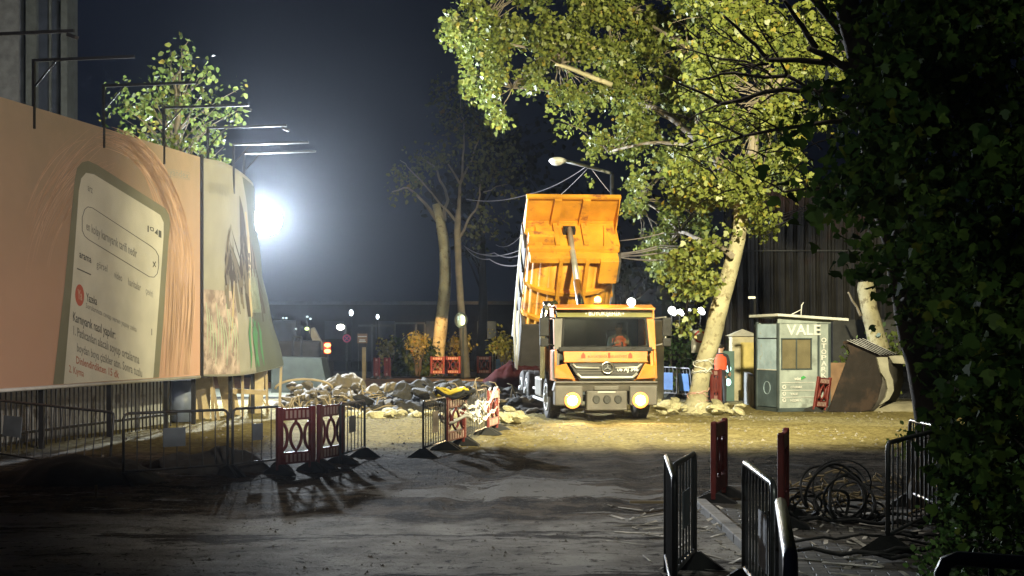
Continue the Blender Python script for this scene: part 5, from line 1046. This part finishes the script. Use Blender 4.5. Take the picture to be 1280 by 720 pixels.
q = P(453, 423, 74); r = thing('notice_board', 'small pale notice board on two posts left of the dark hedge', 'sign', (q.x, 74, 0)); b = MB()
for x in (-.22, .22): b.tube([(x, .03, 0), (x, .03, q.z+.3)], .03, 6)
b.build('post', M['bgrey'], r); b = MB(); b.box((0, 0, q.z), (.52, .04, .5)); bo = b.build('board', M['brownwall'], r); b = MB()
for dz, w_ in ((.1, .46), (-.08, .3), (-.16, .36)): b.box((0, -.03, q.z+dz), (w_, .01, .05))
b.build('text_lines', M['white'], bo)
q = P(455, 455, 64); b = MB(); b.box((q.x, 64, .75), (.16, .16, 1.5)); tag(b.build('wooden_post', M['timber']), 'short wooden post on the reddish verge', 'post')
for px, py, Yl, s, lab in ((439, 391, 90, .13, 'small white distant lamp high above the round sign'), (472, 396, 90, .10, 'faint distant lamp above the pergola'), (838, 389, 85, .0, ''), ):
    if not s: continue
    q = P(px, py, Yl); r = thing('hanging_lamp', lab, 'lamp', (q.x, Yl, 0)); b = MB(); b.tube([(0, .1, 0), (0, .1, q.z+.1)], .04, 5); b.build('pole', M['black_metal'], r); b = MB(); b.sph((0, 0, q.z), (s, s, s*1.5)); b.build('lens', emis('distant lamp glass', (.9, .95, 1), 5), r)
for px, py, s, lab in ((840, 388, .30, 'leftmost brightest distant lamp between the lorry cab and the lit tree'), (850, 390, .22, 'second distant lamp right of the lorry cab'), (862, 387, .10, 'small faint distant lamp between the brighter ones'), (876, 388, .24, 'bright distant lamp closest to the lit tree trunk'), (914, 398, .07, 'tiny distant lamp right of the lit trunk'), (923, 400, .07, 'tiny distant lamp nearest the camera pole')):
    q = P(px, py, 88); r = thing('distant_lamp', lab, 'lamp', (q.x, 88, 0)); b = MB(); b.tube([(0, .25, 0), (0, .25, q.z+.1)], .04, 5); b.build('pole', M['black_metal'], r)
    b = MB(); b.sph((0, 0, q.z), (s*.8, .2, s*.8), 10, 8); b.sph((s*.5, 0, q.z-s*.5), (s*.6, .2, s*.6), 8, 6); b.build('lens', emis('white lamp glass', (1, 1, .95), 14 if s > .15 else 1.5), r)
MP = P(576, 400, 66); r = thing('traffic_mirror', 'round convex traffic mirror on a thin pole between the bare trees', 'mirror', (P(579, 440, 66).x, 66, 0)); b = MB(); b.tube([(0, .06, 0), (0, .06, MP.z+.3)], .045, 8); b.build('pole', M['bgrey'], r)
b = MB(); mx_ = MP.x-r.location.x; b.tube([(mx_, .02, MP.z), (mx_+.02, -.04, MP.z)], [.30, .32], 24); b.ring((mx_, -.05, MP.z), .29, .35, (-.4, -1, 0), .04); b.build('rim', M['bgrey'], r); b = MB(); b.sph((mx_, -.05, MP.z), (.29, .06, .38), 20, 10); b.build('mirror_glass', mat('cloudy mirror glass', (.35, .45, .42), .25, .6), r)
q = P(649, 403, 60)
M['far'] = mat('far unlit facade', (.012, .012, .014), .9)
# ---------------------------------------------------------------- foliage
def leafcloud(name, centers, mt, size, parent=None, off=(0, 0, 0), lobed=False, droop=.5, seed=0, kind=None):
    """one leaf face per centre (numpy (n,3)); lobed leaves have five points"""
    rg = np.random.default_rng(seed); n = len(centers)
    if lobed: shp = np.array([(0, 0), (.32, .12), (.55, .42), (.30, .48), (.28, .82), (0, 1.08), (-.28, .82), (-.30, .48), (-.55, .42), (-.32, .12)])
    else: shp = np.array([(0, 0), (.36, .38), (.20, .86), (0, 1.0), (-.20, .86), (-.36, .38)])
    k = len(shp); a = rg.uniform(0, 2*PI, n); dn = rg.normal(0, .55, n)-droop
    d = np.stack([np.cos(a)*np.cos(dn), np.sin(a)*np.cos(dn), np.sin(dn)], 1); r = rg.normal(size=(n, 3)); s = np.cross(d, r); s /= np.linalg.norm(s, axis=1)[:, None]; u = np.cross(s, d)
    sz = size*rg.uniform(.42, 1.0, n)**1.0*1.3
    v = np.asarray(centers)[:, None, :]-np.array(off)+sz[:, None, None]*(shp[None, :, 0, None]*s[:, None, :]+shp[None, :, 1, None]*d[:, None, :]+(.28*np.abs(shp[None, :, 0, None])-.18*shp[None, :, 1, None]**2)*u[:, None, :])
    me = bpy.data.meshes.new(name); me.vertices.add(n*k); me.vertices.foreach_set('co', v.ravel()); me.loops.add(n*k); me.loops.foreach_set('vertex_index', np.arange(n*k, dtype=np.int32))
    me.polygons.add(n); me.polygons.foreach_set('loop_start', np.arange(0, n*k, k, dtype=np.int32)); me.polygons.foreach_set('loop_total', np.full(n, k, dtype=np.int32)); me.materials.append(mt); me.update(calc_edges=True)
    o = bpy.data.objects.new(name, me); C.objects.link(o); o.parent = parent
    return o
def blobs_px(lst, Yc, depth, dens, seed, clump=9, spread=.22, hole=.46, nscale=1.4, ysq=1.):
    """lst of (px,py,r_px[,Yoffset]) -> leaf centres in clumps inside ellipsoids, twigs"""
    rg = np.random.default_rng(seed); pts = []; cl = []
    for bb_ in lst:
        px, py, r = bb_[:3]; Yo = Yc+(bb_[3] if len(bb_) > 3 else 0); c = P(px, py, Yo); R = r/F*Yo; n = max(2, int(dens*R*R))
        for i in range(n):
            q = rg.normal(size=3); q /= np.linalg.norm(q); q *= rg.uniform(.25, 1)**.45; q = np.array([q[0]*R, q[1]*depth, q[2]*R])+np.array(c)
            if noise.noise(Vector((q[0]*nscale, q[1]*nscale*ysq, q[2]*nscale))+Vector((seed, 0, 0)))+.5 < hole: continue
            cl.append(q); m_ = rg.integers(clump//2, clump+1); pp = q+rg.normal(0, spread, (m_, 3))*np.array([1, 1, 1.2])-np.array([0, 0, .12]); pts.append(pp)
    return np.concatenate(pts), cl
def limb(b, p0, p1, r0, r1, seed, seg=7, wob=.10):
    rs = random.Random(seed); p0, p1 = Vector(p0), Vector(p1); L_ = (p1-p0).length; pts = []; rr = []
    for i in range(seg+1):
        t = i/seg; q = p0.lerp(p1, t); k = math.sin(PI*t)*wob*L_; q += Vector((noise.noise(Vector((t*2.3, seed, 0))), noise.noise(Vector((t*2.3, seed, 5))), noise.noise(Vector((t*2.3, seed, 9)))+.35))*k; pts.append(q); rr.append(r0+(r1-r0)*t**.8)
    b.tube(pts, rr, 7); return pts
def trunk_mesh(name, pts, rr, m, parent, off, n=20, rough=.10):
    """knobbly trunk along world points"""
    P_ = [Vector(p) for p in pts]; fine = []; fr = []
    for i in range(len(P_)-1):
        for k in range(8):
            t = k/8; p_1 = P_[max(i-1, 0)]; p0 = P_[i]; p1 = P_[i+1]; p2 = P_[min(i+2, len(P_)-1)]
            q = .5*((2*p0)+(p1-p_1)*t+(2*p_1-5*p0+4*p1-p2)*t*t+(-p_1+3*p0-3*p1+p2)*t**3); fine.append(q); fr.append(rr[i]+(rr[i+1]-rr[i])*t)
    fine.append(P_[-1]); fr.append(rr[-1]); b = MB(); b.tube(fine, fr, n); b.v = [tuple(Vector(v)) for v in b.v]
    out = []
    for i, v in enumerate(b.v):
        c_ = fine[min(i//n, len(fine)-1)]; v = Vector(v); d = v-c_; k = 1+rough*noise.fractal(Vector((v.x*2.5, v.y*2.5, v.z*.8)), 1, 2, 4)+rough*.6*noise.noise(Vector((v.x*7, v.y*7, v.z*2)))
        out.append(tuple(c_+d*k))
    b.v = out; return b.build(name, m, parent, off=off)
M['bark_pale'] = mat('pale flaking plane bark', (.36, .33, .21), .85, var=.35, vscale=2, col2=(.20, .17, .10), c2scale=4, c2thr=.56, bump=.8, bscale=9)
M['bark_dark'] = mat('dark tree bark', (.05, .04, .03), .9, var=.4, bump=.8, bscale=9); M['bark_grey'] = mat('grey brown bark', (.20, .17, .13), .9, bump=.6, bscale=7)
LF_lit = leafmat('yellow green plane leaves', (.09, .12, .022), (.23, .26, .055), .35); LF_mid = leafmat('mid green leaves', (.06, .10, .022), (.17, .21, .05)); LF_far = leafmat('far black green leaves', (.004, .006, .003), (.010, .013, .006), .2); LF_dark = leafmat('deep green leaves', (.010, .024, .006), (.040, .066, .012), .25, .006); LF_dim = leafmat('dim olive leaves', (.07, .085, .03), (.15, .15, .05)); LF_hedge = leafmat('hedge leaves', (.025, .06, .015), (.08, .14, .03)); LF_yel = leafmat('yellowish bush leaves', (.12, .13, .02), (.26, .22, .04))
# big lit plane tree
gp = G(876, 515); PT = thing('plane_tree', 'big floodlit plane tree with yellow green leaves leaning over the lorry', 'tree', (gp.x, gp.y, 0)); o_ = PT.location; Yt = gp.y
tk = [P(869, 520, Yt), P(871, 505, Yt), P(874, 485, Yt), P(878.5, 460, Yt), P(890.5, 420, Yt-.1), P(898.5, 387, Yt-.2), P(912.5, 340, Yt-.3), P(924, 290, Yt-.4), P(927, 250, Yt-.5), P(925, 215, Yt-.7)]
trunk_mesh('trunk', tk, [.40, .30, .245, .225, .225, .235, .215, .18, .21, .14], M['bark_pale'], PT, o_)
lb = [(600, 30, 46), (572, 45, 22), (650, 60, 58), (700, 20, 60), (640, 105, 36), (606, 95, 28), (624, 140, 13), (690, 112, 36, -1), (712, 132, 26, 4), (730, 145, 14, 4), (760, 40, 65), (820, 75, 65), (770, 120, 38), (752, 175, 22, 5), (745, 205, 16, 5), (790, 160, 34, 2), (840, 150, 60), (880, 205, 58), (800, 235, 30, 3), (803, 262, 16, 5), (840, 275, 52), (838, 325, 26), (850, 335, 26), (880, 320, 30), (868, 356, 22), (905, 120, 60), (950, 70, 70), (960, 170, 52), (900, 30, 65), (1000, 120, 50), (1000, 30, 60), (862, 395, 9), (853, 402, 7), (955, 240, 26), (900, 258, 34), (985, 215, 25), (1040, 60, 40), (960, 275, 14), (690, -20, 60), (620, -15, 50), (800, -10, 70), (900, -20, 70)]
lb = [(q[0], q[1], q[2], 5.2) if q[0] < 845 else q for q in lb]
pts, cl = blobs_px(lb, Yt-1.0, 1.6, 330, 4, 10, .12, .50, 1.25, ysq=.22)
leafcloud('crown', pts, LF_lit, .125, PT, o_, lobed=True, seed=2)
b = MB(); fork = P(927, 240, Yt-.6); rr = random.Random(4)
mains = [((927, 250), (880, 180), .16), ((880, 180), (800, 130), .12), ((800, 130), (700, 80), .09), ((700, 80), (600, 40), .05), ((927, 250), (960, 120), .17), ((960, 120), (950, 20), .12), ((800, 130), (640, 110), .05), ((880, 180), (860, 60), .10), ((880, 180), (760, 190), .06), ((915, 320), (850, 290), .08), ((850, 290), (800, 250), .04), ((905, 350), (865, 360), .05), ((865, 360), (856, 400), .025), ((960, 120), (1010, 60), .08), ((860, 60), (760, 10), .06)]
yk = lambda x: Yt-.8+5.2*min(1, max(0, (905-x)/80))
for k, (a, c, r_) in enumerate(mains): limb(b, P(*a, yk(a[0])), P(*c, yk(c[0])), r_, r_*.6, k)
for k, q in enumerate(cl[::9]):
    a, c, r_ = min(mains, key=lambda m_: (P(*m_[1], yk(m_[1][0]))-Vector(q)).length); limb(b, P(*c, yk(c[0])), q, .022, .005, 50+k, 5, .15) if (P(*c, yk(c[0]))-Vector(q)).length < 2.4 else None
b.build('branches', M['bark_grey'], PT, off=o_)
b = MB(); limb(b, P(694, 80, Yt+2.6), P(765, 106, Yt+2.8), .04, .075, 3, 6, .02); b.build('broken_branch', M['bark_pale'], PT, off=o_)
for (p0, z0), lab in (((450, 0), 'white tape wound high round the lit trunk'), ((490, 0), 'red and white tape wound low round the lit trunk')):
    b = MB()
    for k in range(5 if p0 < 470 else 6):
        py = p0+k*4.2; cx = P(np.interp(py, [420, 460, 505, 515], [890.5, 878.5, 871, 870]), py, Yt); R = .26 if p0 > 470 else .25
        b.tube([cx+Vector((R*1.05*math.cos(a*PI/12), R*1.05*math.sin(a*PI/12), .11*noise.noise(Vector((a*.5, k*3.1, 0)))+.07*math.cos(a*PI/12+k*2))) for a in range(24)], .013, 4, closed=True)
    tag(b.build('trunk_tape', M['tape'] if p0 < 470 else mat('pink faded tape', (.6, .35, .3), .5)), lab, 'tape')
# near dark tree on the right
DT = thing('dark_tree', 'dark unlit tree filling the right side of the view with its leaning black trunk', 'tree', (4.85, 16.3, 0)); o_ = DT.location
trunk_mesh('trunk', [P(1166, 640, 16.3), P(1166, 530, 16.3), P(1158, 470, 16.3), P(1142, 415, 16.2), P(1133, 375, 16), P(1118, 300, 15.6), P(1095, 210, 15), P(1080, 100, 14.5), P(1062, 20, 14.2), P(1050, -60, 14)], [.30, .20, .19, .17, .16, .14, .13, .12, .12, .10], M['bark_dark'], DT, o_)
b = MB(); trunks = [((1080, 100), (1010, 60), .07), ((1060, 50), (1000, -20), .09), ((1075, 85), (960, 75), .06), ((960, 75), (905, 20), .035), ((1085, 160), (985, 95), .05), ((985, 95), (870, 100), .03), ((960, 90), (850, 60), .02), ((1080, 110), (900, 130), .05), ((900, 130), (830, 95), .025), ((1085, 150), (930, 170), .04), ((930, 170), (880, 150), .02), ((930, 170), (870, 190), .02), ((985, 95), (940, 20), .02), ((900, 130), (860, 150), .016), ((1020, 60), (980, 0), .05), ((905, 115), (880, 60), .015), ((1095, 230), (980, 240), .03), ((980, 240), (930, 215), .012), ((1130, 380), (1200, 300), .08), ((1120, 300), (1180, 180), .09), ((960, 80), (900, 90), .02), ((1000, 100), (950, 130), .02), ((930, 60), (890, 40), .012)]
for k, (a, c, r_) in enumerate(trunks): limb(b, P(*a, 14.6), P(*c, 14.2), r_*.75, r_*.38, k+20, 7, .06)
for k in range(75):
    a = random.Random(k); x, y = a.uniform(850, 1060), a.uniform(20, 240); limb(b, P(x, y, 14.3), P(x-a.uniform(10, 50), y+a.uniform(-35, 25), 14.2), .010, .003, k+80, 5, .12)
b.build('branches', M['bark_dark'], DT, off=o_)
lb = []
rr = random.Random(17)
for k in range(120):
    y = rr.uniform(-30, 590); xl = np.interp(y, [-30, 40, 100, 160, 230, 300, 360, 400, 600], [1050, 1075, 1030, 1010, 1030, 1075, 1105, 1170, 1185]); x = xl+28+(1320-xl)*rr.random(); lb.append((x, y, rr.uniform(24, 50), rr.uniform(-3.5, 1.5)))
lb += [(990, 150, 14, -3), (975, 215, 12, -4), (1000, 235, 16, -4), (1035, 180, 22, -3), (1030, 255, 18, -3), (1075, 305, 20, -3), (1088, 345, 14, -3), (1050, 110, 22, -2), (1010, 100, 12, -3)]
pts, cl = blobs_px(lb, 14.0, .8, 330, 9, 10, .09, .30, 2.2)
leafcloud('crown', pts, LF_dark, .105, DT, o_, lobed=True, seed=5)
# hedge bush, bottom right
HD = thing('hedge_bush', 'dense dark green bush in the bottom right corner behind the crowd barriers', 'bush', (4.9, 12.4, 0)); o_ = HD.location; lb = []
for k in range(60):
    y = rr.uniform(575, 760); x = rr.uniform(1172 if y > 600 else 1190, 1330); lb.append((x, y, rr.uniform(22, 34), rr.uniform(-.6, .6)))
pts, cl = blobs_px(lb, 11.6, .35, 420, 12, 10, .07, .25, 3); pts = pts[pts[:, 2] > .03]
leafcloud('foliage', pts, LF_hedge, .060, HD, o_, seed=6, droop=.1)
b = MB()
for k in range(14): a = random.Random(k); limb(b, (a.uniform(4.2, 5.4), a.uniform(11.8, 12.6), 0), (a.uniform(3.9, 5.6), a.uniform(11.2, 12.4), a.uniform(.6, 1.3)), .025, .008, k+5)
b.build('stems', M['bark_dark'], HD, off=o_)
q = G(1130, 552); r = thing('small_shrub', 'small pale green shrub right of the cable coils at the dark trunk', 'shrub', (q.x, 17.6, 0)); pts, cl = blobs_px([(1128, 535, 13), (1140, 542, 12)], 17.6, .2, 500, 8, 7, .05, .2); leafcloud('foliage', pts, LF_mid, .07, r, r.location, seed=8)
b = MB(); limb(b, (q.x, 17.6, 0), (q.x+.03, 17.6, .7), .012, .004, 2); b.build('stems', M['bark_dark'], r, off=r.location)
# tree behind the hoarding
TB = thing('poplar_tree', 'bright green pointed tree rising behind the hoarding under the lamp brackets', 'tree', (P(215, 400, 38).x, 38, 0)); o_ = TB.location
lb = [(230, 40, 9), (228, 60, 12), (222, 85, 22), (205, 80, 10), (190, 100, 14), (252, 80, 12), (240, 105, 30), (210, 120, 34), (180, 125, 26), (165, 105, 10), (140, 100, 9), (160, 150, 28), (195, 160, 38), (240, 150, 36), (270, 120, 18), (277, 90, 10), (293, 103, 10), (285, 130, 18), (262, 170, 22), (225, 195, 34), (180, 190, 34), (150, 175, 22), (255, 200, 22), (272, 195, 10), (215, 230, 40), (140, 140, 9), (215, 260, 40)]
pts, cl = blobs_px(lb, 38, 1.0, 75, 14, 9, .12, .38, 2.); leafcloud('crown', pts, LF_mid, .15, TB, o_, seed=9)
trunk_mesh('trunk', [(o_.x, 38, 0), (o_.x, 38, 3), (o_.x+.1, 38, 6), (o_.x+.2, 38, 9)], [.25, .2, .12, .03], M['bark_grey'], TB, o_, 10); b = MB()
for k, q in enumerate(cl[::4]): limb(b, (o_.x+.1, 38, max(3, q[2]-1.2)), q, .03, .006, k, 5)
b.build('branches', M['bark_grey'], TB, off=o_)
# bare pair
BT = thing('bare_tree', 'thick leaning bare tree with an orange lit base behind the rubble heap', 'tree', (P(547, 470, 71).x, 71, 0)); o_ = BT.location
trunk_mesh('trunk', [P(545, 472, 71), P(548, 440, 71), P(552, 400, 71), P(556, 360, 71), P(556, 320, 71), P(552, 285, 71), P(545, 255, 71)], [.42, .34, .32, .30, .28, .27, .18], M['bark_pale'], BT, o_, 14); b = MB()
for k, (a, c, r_) in enumerate((((552, 285), (532, 255), .14), ((552, 285), (560, 250), .12), ((532, 255), (510, 235), .08), ((510, 235), (490, 240), .05), ((560, 250), (545, 210), .08), ((545, 210), (520, 195), .05))): limb(b, P(*a, 71), P(*c, 71), r_, r_*.6, k)
b.build('branches', M['bark_grey'], BT, off=o_); pts, cl = blobs_px([(490, 235, 14), (505, 215, 16), (525, 200, 18), (545, 190, 20), (520, 225, 12)], 71, 1.0, 50, 3, 8, .25, .3, .8); leafcloud('crown', pts, LF_dim, .22, BT, o_, seed=10)
SB = thing('bare_tree', 'slender forked bare tree right of the thick one, with sparse leaves', 'tree', (P(580, 470, 68).x, 68, 0)); o_ = SB.location
trunk_mesh('trunk', [P(582, 472, 68), P(580, 430, 68), P(576, 380, 68), P(573, 330, 68), P(572, 290, 68), P(573, 262, 68)], [.24, .19, .17, .16, .17, .12], M['bark_grey'], SB, o_, 12); b = MB()
for k, (a, c, r_) in enumerate((((573, 270), (575, 230), .11), ((575, 230), (590, 200), .07), ((575, 230), (560, 205), .06), ((573, 280), (550, 255), .08), ((550, 255), (515, 215), .05), ((572, 300), (596, 260), .08), ((596, 260), (604, 215), .05), ((590, 200), (600, 165), .04), ((577, 225), (580, 165), .06), ((580, 165), (575, 120), .03), ((515, 215), (500, 200), .03), ((604, 240), (635, 230), .03))): limb(b, P(*a, 68), P(*c, 68), r_, r_*.6, k+7)
b.build('branches', M['bark_grey'], SB, off=o_)
pts, cl = blobs_px([(600, 205, 26), (625, 215, 22), (640, 235, 14), (595, 170, 24), (575, 140, 28), (560, 120, 20), (610, 150, 24), (630, 190, 20), (605, 285, 18), (620, 270, 14)], 68, 1.4, 55, 13, 8, .28, .36, .8); leafcloud('crown', pts, LF_dim, .22, SB, o_, seed=11)
# distant dim trees
for k, (px, py, r_, Yd, lab) in enumerate(((600, 230, 70, 94, 'dim dark tree directly behind the slender bare tree'), (700, 280, 70, 96, 'dark tree behind the raised load body'), (860, 330, 60, 90, 'dark tree behind the lit plane trunk'), (780, 330, 60, 99, 'dark tree between the lorry and the lit trunk'), (1000, 300, 60, 90, 'dark tree behind the sheeted building'))):
    t = thing('distant_tree', lab, 'tree', (P(px, 0, Yd).x, Yd, 0), 0, 'dim trees in the background'); o_ = t.location; rr = random.Random(k)
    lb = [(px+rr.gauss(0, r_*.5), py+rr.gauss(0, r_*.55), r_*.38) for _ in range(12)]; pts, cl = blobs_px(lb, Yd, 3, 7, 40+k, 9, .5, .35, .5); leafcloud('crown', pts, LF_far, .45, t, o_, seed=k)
    trunk_mesh('trunk', [(o_.x, Yd, 0), (o_.x+.2, Yd, 4), (o_.x, Yd, CH+(HZ-py)/F*Yd)], [.4, .3, .12], M['far'], t, o_, 10); b = MB()
    for j, q in enumerate(cl[::6]): limb(b, (o_.x, Yd, max(3, q[2]-3)), q, .08, .02, j, 5)
    b.build('branches', M['far'], t, off=o_)
# bushes
for px, py, r_, Yd, mt, dens, sz, lab in ((485, 432, 9, 70, LF_yel, 130, .16, 'small yellow lit bush top at the left end of the dark hedge'), (522, 424, 12, 70, LF_yel, 130, .16, 'yellow lit bush in the middle of the dark hedge'), (574, 430, 15, 72, LF_yel, 120, .16, 'yellow lit bush between the bare trunks'), (630, 425, 13, 66, LF_yel, 150, .16, 'upright yellow lit bush left of the raised load body'),
        (848, 440, 26, 52, LF_hedge, 60, .16, 'dark green conifer bush right of the lorry cab'), (1062, 445, 22, 44, LF_mid, 60, .16, 'bright green bush between the kiosk and the bucket'), (1108, 425, 24, 46, LF_mid, 60, .16, 'bright green bush behind the pale trunk above the bucket'), (925, 432, 16, 54, LF_hedge, 50, .16, 'dark bush behind the gate cabin')):
    q = P(px, py, Yd); t = thing('bush', lab, 'bush', (q.x, Yd, 0), 0, 'bushes'); rr = random.Random(int(px)); lb = [(px+rr.gauss(0, r_*.45), py+rr.gauss(0, r_*.4), r_*.6) for _ in range(7)]+([(px, py+r_, r_*.7), (px, py+r_*1.9, r_*.7)] if r_ > 13 else [(px, py+9, 8)])
    pts, cl = blobs_px(lb, Yd, .5, dens, int(px), 9, .14, .3, 2); leafcloud('foliage', pts[pts[:, 2] > .02], mt, sz, t, t.location, seed=int(px)); b = MB()
    for j in range(5): a = random.Random(j); limb(b, (q.x+a.uniform(-.1, .1), Yd, 0), (q.x+a.uniform(-.4, .4), Yd+a.uniform(-.2, .2), q.z), .04, .01, j)
    b.build('stems', M['bark_dark'], t, off=t.location)
for px, py, lab, sd in ((500, 455, 'big dark hedge block left of the thick bare tree', 3), (530, 458, 'dark hedge block touching the thick bare trunk', 4)):
    t = thing('hedge', lab, 'hedge', (P(px, py, 71).x, 71, 0), 0, 'dark hedge blocks'); pts, cl = blobs_px([(px+dx, py+dy, 11) for dx in (-10, 0, 10) for dy in (-22, -10, 2, 10)], 71, .8, 170, sd, 9, .15, .0, 2); pts = pts[pts[:, 2] > .02]; leafcloud('foliage', pts, LF_dark, .22, t, t.location, seed=sd)
    b = MB(); [limb(b, (t.location.x+.3*j, 71, 0), (t.location.x+.35*j, 71, 1.6), .05, .02, j) for j in (-1, 0, 1)]; b.build('stems', M['bark_dark'], t, off=t.location)
# pale trunk behind the bucket
r = thing('pollard_tree', 'pale lopped tree trunk behind the barred bucket', 'tree', (P(1108, 470, 46).x, 46, 0)); o_ = r.location
trunk_mesh('trunk', [P(1108, 500, 46), P(1103, 450, 46), P(1094, 415, 46), P(1086, 385, 46), P(1083, 362, 46), P(1082, 352, 46)], [.40, .33, .29, .27, .30, .24], M['bark_pale'], r, o_, 16)
b = MB(); limb(b, P(1076, 395, 46), P(1060, 365, 46), .05, .03, 4); b.build('side_branch', M['bark_grey'], r, off=o_)
# low dark buildings closing the horizon
for x0, x1, Yd, h, lab in ((-60, -22, 110, 6, 'low dark building far left on the horizon'), (-20, 10, 112, 4.5, 'low dark building behind the bare trees'), (12, 44, 108, 5.5, 'low dark building behind the lorry and the lit trunk'), (46, 90, 112, 7, 'low dark building far right on the horizon')):
    r = thing('far_building', lab, 'building', ((x0+x1)/2, Yd, 0)); b = MB(); b.box((0, 3, h/2), (x1-x0, 6, h)); b.build('wall', M['far'], r); b = MB(); b.box((0, 3, h+.12), (x1-x0+.6, 6.6, .24)); b.build('roof', M['bdark'], r)
    for k in range(int((x1-x0)/4)): b = MB(); b.box((x0+2+4*k-(x0+x1)/2, -.02, h*.55), (1.5, .1, 1.4)); b.build('window', M['bdark'], r)
# ---------------------------------------------------------------- haze
b = MB(); b.box((0, 178, 18), (560, 520, 44)); hz = b.build('haze', bpy.data.materials.new('thin night haze')); hz['kind'] = 'stuff'
m = hz.data.materials[0]; m.use_nodes = True; m.node_tree.nodes.remove(m.node_tree.nodes['Principled BSDF']); pv_ = m.node_tree.nodes.new('ShaderNodeVolumePrincipled'); pv_.inputs['Color'].default_value = (.8, .88, 1, 1); pv_.inputs['Density'].default_value = .00026; pv_.inputs['Anisotropy'].default_value = .92
m.node_tree.links.new(pv_.outputs[0], m.node_tree.nodes['Material Output'].inputs['Volume'])
